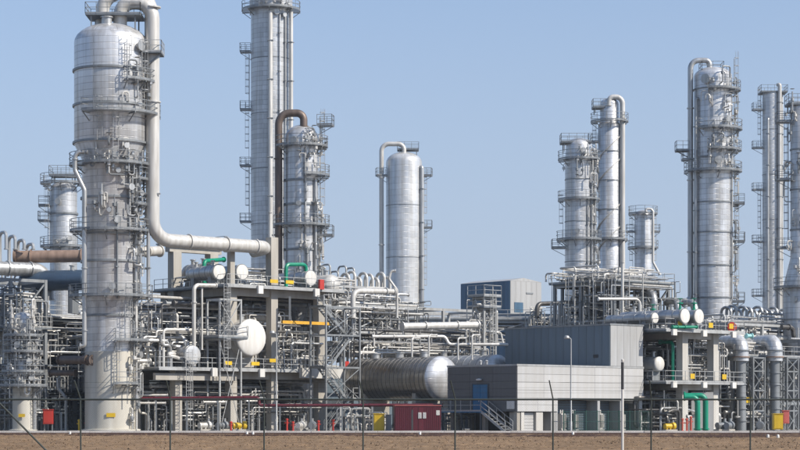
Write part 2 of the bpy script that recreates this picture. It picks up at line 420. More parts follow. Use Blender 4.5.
# ------------------------------------------------------------------ generators: frames, drums, decks
def W(o, rz, x, y, z=0.0):
    c, s = math.cos(rz), math.sin(rz); return Vector((o[0] + x * c - y * s, o[1] + x * s + y * c, z))
def frame(name, label, o, xs, ys, zs, mat, col=0.35, beam=0.35, rz=R(PHI), decks=(), rails=(), braces=(), grp=None, ztop=None, deckmat=None, beammat=None, over=0.5, skip=()):
    """post and beam structure in the plant grid; zs = beam levels; decks/rails = level indexes; braces = (side, bay, level)"""
    root = empty(name, (o[0], o[1], 0), label, 'structure frame', grp, rz)
    H = ztop or zs[-1]; beammat = beammat or mat
    cm = MB().box(-col / 2, col / 2, -col / 2, col / 2, 0, H).mesh('column', mat, False)
    for i, x in enumerate(xs):
        for j, y in enumerate(ys):
            if (i, j) not in skip: link_mesh('column', cm, root, (x, y, 0))
    for z in zs:
        for y in ys:
            for a, b in zip(xs[:-1], xs[1:]):
                MB().box(a + col / 2, b - col / 2, y - beam * 0.35, y + beam * 0.35, z - beam, z).build('beam', beammat, root, smooth=False)
        for x in xs:
            for a, b in zip(ys[:-1], ys[1:]):
                MB().box(x - beam * 0.35, x + beam * 0.35, a + col / 2, b - col / 2, z - beam, z).build('beam', beammat, root, smooth=False)
    for i in decks:
        z = zs[i]; x0, x1, y0, y1 = xs[0] - over, xs[-1] + over, ys[0] - over, ys[-1] + over
        d = MB().box(x0, x1, y0, y1, z + 0.004, z + 0.16).build('deck', deckmat or GRATE, root, smooth=False)
        if i in rails:
            z += 0.16; rail_mesh([(x0, y1, z), (x0, y0, z), (x1, y0, z), (x1, y1, z)], sp=1.6).build('handrail', STEEL_L, d)
    for side, bay, lev in braces:
        z1 = zs[lev] - beam; z0 = zs[lev - 1] if lev > 0 else 0.0
        if side in 'fb':
            y = ys[0] if side == 'f' else ys[-1]; a, b = (xs[bay], y, z0), (xs[bay + 1], y, z1); c, d = (xs[bay], y, z1), (xs[bay + 1], y, z0)
        else:
            x = xs[0] if side == 'l' else xs[-1]; a, b = (x, ys[bay], z0), (x, ys[bay + 1], z1); c, d = (x, ys[bay], z1), (x, ys[bay + 1], z0)
        MB().bar(a, b, col * 0.45).build('brace', mat, root); MB().bar(c, d, col * 0.4).build('brace', mat, root)
    return root
def drum(name, label, head, d, L, mat, headmat=None, floor=None, rz=R(PHI), bulge=0.27, bands=0, grp=None, flat=False, nozz=2, cat='vessel', legs=True, seg=32, bandmat=None):
    """horizontal vessel whose near head is centred at `head` and whose axis runs left and away (local +y)"""
    r = d / 2; floor = head.z - r - 0.5 if floor is None else floor
    root = empty(name, (head.x, head.y, floor), label, cat, grp, rz + R(90))   # local x runs along the axis
    h = head.z - floor; c = (0, 0, h)
    MB().lathe([(r, 0), (r, L)], seg, 'x', (0, 0, 0), False).build('shell', mat, root, (0, 0, h))
    hm = headmat or mat
    b = 0.06 if flat else d * bulge
    pr = [(r + (0.1 if flat else 0.004), 0.02)] + ([(r + 0.02, -0.02), (r + 0.02, -0.16), (r * 0.97, -0.17), (r * 0.6, -0.2), (0.02, -0.21)] if flat else [(r * math.cos(R(90 * i / 8)) + 0.002, -b * math.sin(R(90 * i / 8))) for i in range(9)])
    MB().lathe(pr, seg, 'x', (0, 0, 0), False).build('head', hm, root, (0, 0, h))
    MB().lathe([(r + 0.004, L - 0.02)] + [(max(0.002, r * math.cos(R(90 * i / 6))), L + max(b, .1) * math.sin(R(90 * i / 6))) for i in range(7)], seg, 'x', (0, 0, 0), False).build('head', hm, root, (0, 0, h))
    if flat:
        MB().lathe([(r - .02, -.015), (r + .1, -.015), (r + .1, -.11), (r + .015, -.11)], seg, 'x', (0, 0, 0), False).build('flange', STEEL, root, (0, 0, h))
    for i in range(bands):
        x = L * (i + 0.5) / bands
        MB().lathe([(r - 0.01, x - 0.05), (r + 0.014, x - 0.035), (r + 0.014, x + 0.035), (r - 0.01, x + 0.05)], seg, 'x', (0, 0, 0), False).build('band', bandmat or STEEL, root, (0, 0, h))
    if legs:
        for x in (L * 0.18, L * 0.8):
            MB().box(x - 0.25, x + 0.25, -r * 0.75, r * 0.75, 0, h - r * 0.62).build('saddle', CONC if d > 2.5 else STEEL, root)
    for i in range(nozz):
        x = L * (0.2 + 0.6 * i / max(1, nozz - 1)); q = max(0.12, d * 0.1)
        o = MB().tube([(x, 0, h + r * 0.9), (x, 0, h + r + 0.45)], q, 12).build('nozzle', PIPE, root)
        MB().tube([(x, 0, h + r + 0.4), (x, 0, h + r + 0.5)], q + 0.1, 12).build('flange', PIPE, o)
    return root
def tangle(rng, n, o, x0, x1, y0, y1, z0, z1, label, grp, dmin=0.1, dmax=0.3, mats=None, rz=R(PHI), nseg=(2, 5), keep=0.28):
    """pipes that rise from a floor and run along the plant grid; the thickest and nearest are things, the rest one mass"""
    mats = mats or [PIPE, PIPE, PIPE_W, STEEL_L, PIPE_D]; made = []
    for _ in range(n):
        d = rng.uniform(dmin, dmax); m = rng.choice(mats)
        x, y = rng.uniform(x0, x1), rng.uniform(y0, y1); z = z0
        pts = [W(o, rz, x, y, z)]; last = 'z'; ymin = y
        z = rng.uniform(z0 + (z1 - z0) * 0.25, z1); pts.append(W(o, rz, x, y, z))
        for k in range(rng.randint(*nseg)):
            ax = rng.choice([a for a in 'xxyz' if a != last]); last = ax
            if ax == 'x':
                nx = rng.uniform(x0, x1); nx = x + math.copysign(max(abs(nx - x), d * 4), nx - x); x = min(max(nx, x0), x1)
            elif ax == 'y': y = rng.uniform(y0, y1)
            else: z = rng.uniform(z0 + 0.3, z1)
            ymin = min(y, ymin)
            q = W(o, rz, x, y, z)
            if (q - pts[-1]).length > d * 3.2: pts.append(q)
        if last != 'z': pts.append(W(o, rz, x, y, z0))
        if len(pts) >= 3 and all((a - b).length > d for a, b in zip(pts[:-1], pts[1:])): made.append((ymin - 8 * d, pts, d, m))
    made.sort(key=lambda t: t[0]); k = int(round(len(made) * keep))
    for _, pts, d, m in made[:k]: pipe(hue(label, m), pts, d, m, grp=grp, flanges=[(0, 0.6)])
    mass(made[k:], grp)
MASSES = []
def mass(items, grp):
    """thin pipework nobody could count, one mesh for each material"""
    if not items: return
    used = []; o0 = items[0][1][0].copy(); mb = MB(); idx = []
    for _, pts, d, m in items:
        if m not in used: used.append(m)
        n0 = len(mb.f); q = [p - o0 for p in pts]
        mb.tube(fillet(q, d * 1.5), d / 2, 8 if d > .2 else 6)
        a, b = q[0], q[1]; c = a.lerp(b, .6); dr = (b - a).normalized() * .05; mb.tube([c - dr, c + dr], d * .75, 8)
        idx += [used.index(m)] * (len(mb.f) - n0)
    me = mb.mesh('pipework', used[0])
    for m in used[1:]: me.materials.append(m)
    me.polygons.foreach_set('material_index', idx)
    o = link_mesh('pipework', me, None, o0); tag(o, 'dense mass of ' + grp, 'pipework', kind='stuff')
def rack_pipes(rng, n, o, x0, x1, y0, y1, z, label, grp, dmin=0.12, dmax=0.4, mats=None, rz=R(PHI), single=True):
    mats = mats or [PIPE, PIPE, PIPE_W, PIPE_D]
    y = y0; rest = []
    for i in range(n):
        d = rng.uniform(dmin, dmax); y = y0 + (y1 - y0) * (i + 0.5) / n
        a, b = x0 - rng.uniform(0, 0.8), x1 + rng.uniform(0, 0.8)
        pts = [W(o, rz, a, y, z + d / 2), W(o, rz, b, y, z + d / 2)]
        if rng.random() < 0.4:
            t = rng.uniform(a + 1, b - 1); hh = rng.uniform(0.6, 1.6)
            if rng.random() < 0.5: pts = [pts[0], W(o, rz, t, y, z + d / 2), W(o, rz, t, y, z + hh), W(o, rz, b, y, z + hh)]
            else: pts = [W(o, rz, a, y, z + hh + d), W(o, rz, t, y, z + hh + d), W(o, rz, t, y, z + d / 2), pts[1]]
        mm = rng.choice(mats)
        if single: pipe(hue(label, mm), pts, d, mm, name='rack_pipe', grp=grp, flanges=[(0, rng.uniform(.2, .8))])
        else: rest.append((0, pts, d, mm))
    mass(rest, grp)
def hairpins(n, p0, dirv, sp, h, d, depth, label, grp, mat=None, dz=0.0):
    """row of inverted-U pipes, each standing on the rack below it"""
    for i in range(n):
        p = p0 + dirv * (sp * i); q = p + V * depth
        hh = h * (0.9 + 0.1 * math.sin(i * 2.3))
        pipe(label, [p, p + UP * hh, q + UP * hh, q + UP * dz], d, mat or PIPE_W, name='looped_pipe', grp=grp, bend=1.8, flanges=[(0, 0.45)])
def hue(label, m):
    """say the pipe's colour where the label does not"""
    if any(w in label.split() for w in ('white', 'silver', 'dark', 'pale', 'green')): return label
    w = {PIPE.name: 'silver', PIPE_W.name: 'white', PIPE_D.name: 'blackish', STEEL.name: 'grey', STEEL_L.name: 'pale grey', STEEL_D.name: 'dark steel'}.get(m.name, '')
    for k in ('pipe', 'riser'):
        if k in label.split(): return label.replace(k, (w + ' ' + k).strip(), 1)
    return label
def pump(loc, label, grp, mat=None, s=1.0, rz=0.0):
    root = empty('pump', loc, label, 'pump', grp, rz); mat = mat or YEL
    MB().box(-1.0 * s, 1.0 * s, -0.4 * s, 0.4 * s, 0, 0.3 * s).build('base_plate', CONC, root)
    MB().tube([(-0.9 * s, 0, 0.75 * s), (0.15 * s, 0, 0.75 * s)], 0.36 * s, 16).build('motor', mat, root)
    MB().lathe([(0.2 * s, 0.3 * s), (0.5 * s, 0.36 * s), (0.55 * s, 0.55 * s), (0.5 * s, 0.75 * s), (0.2 * s, 0.8 * s)], 16, 'x', (0, 0, 0.75 * s)).build('casing', mat, root)
    MB().tube([(0.55 * s, 0, 0.95 * s), (0.55 * s, 0, 1.6 * s)], 0.14 * s, 10).build('outlet', PIPE, root)
    for x in (-0.7, -0.1): MB().box((x - 0.08) * s, (x + 0.08) * s, -0.3 * s, 0.3 * s, 0.29 * s, 0.5 * s).build('foot', mat, root)
    return root
def cabinet(loc, w, h, d, mat, label, grp=None, legs=0.0, name='cabinet', rz=0.0, door=True):
    root = empty(name, loc, label, 'cabinet', grp, rz)
    MB().box(-w / 2, w / 2, -d / 2, d / 2, legs, legs + h).build('body', mat, root, smooth=False)
    MB().box(-w / 2 - 0.06, w / 2 + 0.06, -d / 2 - 0.06, d / 2 + 0.06, legs + h, legs + h + 0.06).build('roof', mat, root)
    if door: MB().box(-w / 2 + 0.08, w / 2 - 0.08, -d / 2 - 0.03, -d / 2, legs + 0.1, legs + h - 0.1).build('door', mat, root)
    if legs:
        for x in (-w / 2 + 0.1, w / 2 - 0.1): MB().box(x - 0.06, x + 0.06, -0.06, 0.06, 0, legs).build('leg', STEEL, root)
    return root
def stair_flight(root, a, b, w=0.9, mat=None, sidev=None):
    """straight flight from a (bottom) to b (top), in parent space"""
    a, b = Vector(a), Vector(b); h = Vector((b.x - a.x, b.y - a.y, 0)); s = (sidev or UP.cross(h).normalized()) * w / 2
    mat = mat or STEEL_L
    o = MB().bar(a - s, b - s, 0.06, 0.25).bar(a + s, b + s, 0.06, 0.25).build('stringer', mat, root)
    n = max(3, int((b.z - a.z) / 0.22)); hd = h.normalized() * 0.13
    tm = MB().quad_box([-s * 0.93 - hd, s * 0.93 - hd, s * 0.93 + hd, -s * 0.93 + hd] + [v + UP * 0.04 for v in (-s * 0.93 - hd, s * 0.93 - hd, s * 0.93 + hd, -s * 0.93 + hd)]).mesh('tread', mat)
    for i in range(1, n): link_mesh('tread', tm, o, a.lerp(b, i / n))
    m = MB()
    for q in (-s, s):
        for k in (1.0, 0.5): m.bar(a + q + UP * k, b + q + UP * k, 0.05)
        for i in range(4): p = a.lerp(b, i / 3) + q; m.bar(p, p + UP, 0.05)
    m.build('handrail', mat, o)
    return o
def lamp_post(px, Y, ytop, label, mat=None):
    H = Z(ytop, Y); root = empty('lamp_post', (X(px, Y), Y, 0), label, 'lamp post')
    MB().lathe([(0.11, 0), (0.11, 1.0), (0.075, 1.05), (0.05, H)], 10).build('pole', mat or STEEL_L, root)
    a = MB().tube([(0, 0, H - 0.02), (-0.1, 0, H + 0.1), (-0.35, -0.1, H + 0.12)], 0.035, 8).build('arm', mat or STEEL_L, root)
    MB().lathe([(0.05, 0.22), (0.2, 0.18), (0.27, 0.0), (0.22, -0.07), (0.04, -0.1)], 14, 'z', (-0.4, -0.1, H + 0.1)).build('lamp_head', STEEL_L, root)
    MB().lathe([(0.10, 0.0), (0.2, 0.08), (0.2, 0.1)], 10, 'z', (0, 0, 0)).build('base', CONC, root)
    return root

# ------------------------------------------------------------------ ground
def ground():
    m, n, l, b = nt('gravel_yard')
    tc = n.new('ShaderNodeTexCoord')
    no = n.new('ShaderNodeTexNoise'); no.inputs['Scale'].default_value = 0.2; no.inputs['Detail'].default_value = 12; l.new(tc.outputs['Object'], no.inputs[0])
    l.new(ramp(n, l, no.outputs[0], [(0.3, (0.12, 0.11, 0.10)), (0.7, (0.22, 0.205, 0.185))]), b.inputs['Base Color']); b.inputs['Roughness'].default_value = 0.95
    S = 1500
    tag(MB().quad_box([(-S, -S, -1), (S, -S, -1), (S, S, -1), (-S, S, -1), (-S, -S, -0.16), (S, -S, -0.16), (S, S, -0.16), (-S, S, -0.16)]).build('ground', m), kind='structure')
    pav = plain('yard_paving', (0.26, 0.245, 0.225), 0.9, 0, 0.3, 0.3, False)
    tag(MB().box(-110, 130, 180.6, 420, -0.3, 0.0).build('yard_paving', pav), kind='structure')
    # ploughed field, uneven clods
    m, n, l, b = nt('ploughed_soil')
    tc = n.new('ShaderNodeTexCoord')
    no = n.new('ShaderNodeTexNoise'); no.inputs['Scale'].default_value = 1.3; no.inputs['Detail'].default_value = 12; no.inputs['Roughness'].default_value = 0.7; l.new(tc.outputs['Object'], no.inputs[0])
    n2 = n.new('ShaderNodeTexNoise'); n2.inputs['Scale'].default_value = 0.12; n2.inputs['Detail'].default_value = 5; l.new(tc.outputs['Object'], n2.inputs[0])
    c = mulc(n, l, ramp(n, l, no.outputs[0], [(0.3, (0.15, 0.096, 0.057)), (0.7, (0.305, 0.208, 0.128))]), ramp(n, l, n2.outputs[0], [(0.3, 0.75), (0.7, 1.0)]))
    l.new(c, b.inputs['Base Color']); b.inputs['Roughness'].default_value = 1.0; b.inputs['Specular IOR Level'].default_value = 0.1
    rng = np.random.default_rng(4)
    xs = np.arange(-48, 48.01, 0.28); ys = np.concatenate([np.arange(20, 96, 2.0), np.arange(96, 172, 0.32)])
    gx, gy = np.meshgrid(xs, ys)
    h = rng.normal(0, 0.022, gx.shape) + 0.03 * np.sin(gy * 2.2 + 0.4 * np.sin(gx * 0.3)) + 0.03 * np.sin(gx * 0.5 + gy * 0.17) * np.sin(gy * 0.35)
    vv = np.stack([gx + rng.normal(0, .05, gx.shape), gy + rng.normal(0, .06, gx.shape), h - 0.02], -1).reshape(-1, 3)
    nx, ny = len(xs), len(ys); idx = np.arange(nx * ny).reshape(ny, nx)
    fc = np.stack([idx[:-1, :-1], idx[:-1, 1:], idx[1:, 1:], idx[1:, :-1]], -1).reshape(-1, 4)
    me = bpy.data.meshes.new('field'); me.from_pydata(vv.tolist(), [], fc.tolist()); me.materials.append(m)
    o = bpy.data.objects.new('field', me); COL.objects.link(o); tag(o, kind='structure')
    # clods of earth
    mb = MB(); pr = random.Random(8)
    for _ in range(9000):
        x, y = pr.uniform(-46, 46), pr.uniform(98, 170); s = pr.uniform(0.03, 0.08)
        q = [(x + pr.uniform(-s, s), y + pr.uniform(-s, s), pr.uniform(0, 0.03)) for _ in range(3)] + [(x + pr.uniform(-s, s) * .4, y, s * pr.uniform(.6, 1.1) + .03)]
        k = len(mb.v); mb.v += q; mb.f += [(k, k + 1, k + 3), (k + 1, k + 2, k + 3), (k + 2, k, k + 3)]
    tag(mb.build('soil_clods', m, smooth=False), 'loose clods of brown earth strewn over the ploughed field', 'soil', kind='stuff')
    strip_mat = plain('reddish_brown_strip', (0.085, 0.05, 0.04), 1.0, 0, 0.35, 0.4, False, 0.2); strip_mat.node_tree.nodes['Principled BSDF'].inputs['Specular IOR Level'].default_value = 0.05  # flat dark reddish-brown strip between field and kerb
    r = MB(); r.v = [(-60, 168.5, 0.03), (60, 140, 0.03), (60, 180.2, 0.03), (-60, 180.2, 0.03), (-60, 168.5, -0.3), (60, 140, -0.3), (60, 180.2, -0.3), (-60, 180.2, -0.3)]
    r.f = [(0, 1, 2, 3), (4, 7, 6, 5), (0, 4, 5, 1), (1, 5, 6, 2), (2, 6, 7, 3), (3, 7, 4, 0)]
    tag(r.build('dark_strip', strip_mat, smooth=False), kind='structure')
    kerb = empty('kerb', (0, 180.4, 0), None, None); tag(kerb, kind='structure')
    km = MB().box(-0.99, 0.99, -0.18, 0.18, -0.2, 0.2).mesh('kerb_stone', plain('pale_kerb', (0.74, 0.69, 0.64), .85, 0, .25, .8, False), False)
    pr = random.Random(3)
    for i in range(46):
        o = link_mesh('kerb_stone', km, kerb, (-45 + 2 * i, pr.uniform(-.02, .02), pr.uniform(-.015, .015)))
    # small white marker stones on the verge
    for i, (px, py) in enumerate(((70, 434.5), (247, 434.6), (253, 434.8), (420, 435), (768, 438), (778, 438.2), (573, 435))):
        Y = EYE * FPX / (py - HORIZON); p = P(px, py, Y)
        o = MB().lathe([(0.1, 0), (0.1, 0.16), (0.07, 0.22), (0.02, 0.24)], 10).build('marker_stone', WHITE, None, (p.x, p.y, 0.03))
        tag(o, 'short white marker stone beside the dark strip', 'marker', 'white marker stones along the road')
ground()

# ------------------------------------------------------------------ substation building (low block, tall block)
def panel_wall(root, axis, at, a0, a1, z0, z1, na, nz, mat, name='cladding_panel', t=0.06, gap=0.012):
    da, dz = (a1 - a0) / na, (z1 - z0) / nz
    if axis == 'x': me = MB().box(gap, da - gap, -t, 0, gap, dz - gap).mesh(name, mat, False)
    else: me = MB().box(-t, 0, gap, da - gap, gap, dz - gap).mesh(name, mat, False)
    for i in range(na):
        for k in range(nz):
            link_mesh(name, me, root, (a0 + i * da, at, z0 + k * dz) if axis == 'x' else (at, a0 + i * da, z0 + k * dz))
YB = 185.0; OB = (X(517, YB), YB, 0)
def substation():
    root = empty('substation_building', OB, 'low grey substation with dark left wall, pale right wall and blue door', 'building', None, R(PHI))
    H = Z(364.5, YB); L, D = 17.6, 9.3; zf = Z(411.5, YB)
    core = MB().box(0.02, L - 0.02, 0.02, D - 0.02, 3.25, H - 0.15)
    core.box(0.02, 5.4, 0.02, D - 0.02, zf, 3.25); core.box(5.4, L - 0.02, 1.6, D - 0.02, 0, 3.25); core.box(3.2, 5.4, 1.6, D - 0.02, 0, zf)
    core.build('wall', SEAM, root, smooth=False)
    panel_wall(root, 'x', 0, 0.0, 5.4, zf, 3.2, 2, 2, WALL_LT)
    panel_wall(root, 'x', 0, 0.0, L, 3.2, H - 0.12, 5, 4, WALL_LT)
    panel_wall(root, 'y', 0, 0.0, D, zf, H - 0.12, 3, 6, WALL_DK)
    MB().box(-0.09, L + 0.05, -0.09, D + 0.05, H - 0.12, H + 0.05).build('parapet_cap', STEEL_L, root, smooth=False)
    # stilts, plinth, base columns
    for x, y in ((0.3, 0.3), (0.3, 4.5), (0.3, 8.9), (2.9, 4.5), (2.9, 8.9)): MB().box(x - 0.2, x + 0.2, y - 0.2, y + 0.2, 0, zf).build('stilt', CONC, root, smooth=False)
    for a, b in ((0.6, 1.0), (2.6, 3.5), (4.6, 5.5), (11.05, 11.4), (14.3, 14.6), (17.1, 17.55)):
        MB().box(a, b, 0.05, 1.6, 0, 1.88 if b < 5.45 else 3.19).build('pier', CONC_L if b < 5.45 else WALL_MID, root, smooth=False)
    MB().box(5.5, 17.1, 0.0, 0.25, 3.0, 3.19).build('lintel', STEEL_L, root, smooth=False)
    s = MB().box(1.05, 2.55, 0.35, 0.45, 0, 1.85).build('roller_shutter', WALL_LT, root, smooth=False)
    for k in range(6): MB().box(1.07, 2.53, 0.32, 0.35, 0.05 + k * 0.3, 0.30 + k * 0.3).build('slat', WALL_LT, s, smooth=False)
    # transformer bays: louvred backs
    for a, b in ((5.6, 11.0), (11.45, 14.25), (14.65, 17.05)):
        o = MB().box(a, b, 1.44, 1.59, 0.1, 3.1).build('louvre_door', WALL_DK, root, smooth=False)
        n = 12
        for k in range(n): MB().box(a + .05, b - .05, 1.40, 1.45, 0.2 + k * 0.235, 0.36 + k * 0.235).build('slat', WALL_SL, o, smooth=False)
    # blue door, lamp, sign, landing and stair on the dark wall
    y0, y1 = 3.75, 5.75
    d = MB().box(-0.11, -0.062, y0, y1, zf + 0.05, Z(384, YB)).build('door', BLUE, root, smooth=False)
    MB().box(-.15, -.063, y0 - .09, y0 - .002, zf + .05, Z(383, YB)).box(-.15, -.063, y1 + .002, y1 + .09, zf + .05, Z(383, YB)).box(-.15, -.063, y0 - .002, y1 + .002, Z(384, YB) + .004, Z(383, YB)).build('frame', STEEL_D, d, smooth=False)
    for a, b in ((y0 + .06, (y0 + y1) / 2 - .02), ((y0 + y1) / 2 + .02, y1 - .06)): MB().box(-0.14, -0.112, a, b, zf + .1, Z(384, YB) - .08).build('door_leaf', BLUE, d, smooth=False)
    MB().box(-0.2, -0.142, y0 + 1.1, y0 + 1.16, zf + 0.9, zf + 1.2).build('handle', STEEL_L, d)
    MB().lathe([(0.05, 0.1), (0.28, 0.05), (0.3, 0), (0.25, -0.08)], 12, 'z', (-0.3, 4.75, Z(379, YB))).bar((-0.06, 4.75, Z(378.5, YB)), (-0.35, 4.75, Z(378.5, YB)), 0.06).build('wall_lamp', WHITE, root)
    MB().box(-0.1, -0.062, 0.25, 1.25, Z(409, YB), Z(401, YB)).build('sign_plate', WHITE, root, smooth=False)
    # landing
    ld = MB().box(-1.3, -0.07, 3.4, 8.9, zf - 0.1, zf).build('landing', BLUE, root, smooth=False)
    rail_mesh([(-0.1, 8.9, zf), (-1.28, 8.9, zf), (-1.28, 3.5, zf)], sp=1.3).build('handrail', STEEL_L, ld)
    for y in (3.6, 6.2, 8.8): MB().box(-1.25, -1.1, y - .07, y + .07, 0, zf - .1).build('post', STEEL_D, ld)
    stair_flight(root, (-0.75, 0.3, 0.05), (-0.75, 3.5, zf), 1.0, STEEL_L)
    # tall block standing on the far end
    t = empty('switchgear_hall', W(OB, R(PHI), 12.8, 0, 0), 'tall slate grey windowless hall rising behind the low substation', 'building', None, R(PHI))
    HT = Z(324, 193.6); dl, wl_ = 14.3, 4.75
    b = MB().box(0.03, wl_ - .03, 0.03, D + 0.1, H + 0.06, HT - .1); b.box(0.03, wl_ - .03, D + 0.1, dl, 0, HT - .1); b.build('wall', SEAM, t, smooth=False)
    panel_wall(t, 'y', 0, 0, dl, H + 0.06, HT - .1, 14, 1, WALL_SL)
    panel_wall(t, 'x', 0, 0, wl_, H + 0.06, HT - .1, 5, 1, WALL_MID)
    MB().box(-0.1, wl_ + .1, -0.1, dl + .1, HT - .1, HT + .06).build('parapet_cap', STEEL, t, smooth=False)
    MB().box(-0.13, -0.07, 1.5, 2.1, H + 0.9, H + 1.2).build('vent', SEAM, t)
    for y in (3.2, 4.0): MB().lathe([(0.12, 0), (0.12, 0.25), (0.18, 0.3), (0.05, 0.42)], 8, 'z', (-0.8, y, H + 0.05)).build('roof_vent', STEEL_L, root)
    # equipment in the bays
    for k, x in enumerate((6.6, 8.3, 11.9, 15.0)):
        p = W(OB, R(PHI), x, 0.6)
        r2 = empty('transformer', p, 'white cooling unit in an open bay of the pale substation wall', 'transformer', 'cooling units in the substation bays', R(PHI))
        MB().box(-0.35, 0.35, -0.35, 0.35, 0, 0.25).build('plinth', CONC_L, r2, smooth=False)
        MB().box(-0.28, 0.28, -0.25, 0.3, 0.25, 1.75).build('tank', STEEL_D if k % 2 else WHITE, r2, smooth=False)
        fm = MB().box(-0.02, 0.02, -0.4, -0.25, 0.4, 1.65).mesh('fin', WHITE, False)
        for j in range(5): link_mesh('fin', fm, r2, (-0.24 + j * 0.12, 0, 0))
        for j in (-.15, .15): MB().lathe([(0.05, 1.75), (0.09, 1.8), (0.05, 1.85), (0.09, 1.9), (0.04, 2.1)], 8, 'z', (j, 0, 0)).build('bushing', WHITE, r2)
    f = empty('bay_fence', W(OB, R(PHI), 5.2, -1.0), 'dark green bar fence in front of the substation bays', 'fence', None, R(PHI))
    pm = MB().box(-.04, .04, -.04, .04, 0, 2.05).mesh('post', FENCE_G, False)
    for i in range(9): link_mesh('post', pm, f, (i * 1.55, 0, 0))
    for z in (0.15, 1.0, 1.95): MB().bar((0, 0, z), (12.4, 0, z), 0.04).build('rail', FENCE_G, f)
    bm = MB().bar((0, 0, 0.1), (0, 0, 1.98), 0.022).mesh('bar', FENCE_G, False)
    for i in range(88): link_mesh('bar', bm, f, (0.07 + i * 0.14, -0.03, 0))
substation()

def far_hall():
    Y0 = 330; o = (X(510, Y0), Y0, 0)
    root = empty('far_process_hall', o, 'large hall with blue grey wall and pale gabled end beyond the pipe bridge', 'building', None, R(PHI))
    a = Vector((o[0], o[1], 0)); L = (goto(a, U, 541) - a).length; D = (goto(a, V, 461) - a).length
    H = Z(280.5, Y0); HR = Z(278.3, Y0 + 3)
    c = MB().box(0.05, L, 0.05, D, 0, H - .05); c.build('wall', SEAM, root, smooth=False)
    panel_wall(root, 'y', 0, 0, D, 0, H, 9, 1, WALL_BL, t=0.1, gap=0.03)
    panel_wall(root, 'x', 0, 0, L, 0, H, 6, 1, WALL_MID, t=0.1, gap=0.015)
    g = MB(); g.v = [(0, -.1, H), (L, -.1, H), (L * .42, -.1, HR), (0, D, H), (L, D, H), (L * .42, D, HR)]
    g.f = [(0, 1, 2), (3, 5, 4), (0, 2, 5, 3), (1, 4, 5, 2), (0, 3, 4, 1)]
    g.build('roof', WALL_MID, root, smooth=False)
    MB().box(L * .12, L * .4, -0.16, -0.11, Z(312, Y0), Z(302, Y0)).build('loading_door', WALL_BL, root, smooth=False)
    MB().box(L * .5, L * .72, -0.2, -0.11, Z(293, Y0), Z(291.5, Y0)).build('vent', STEEL, root, smooth=False)
far_hall()

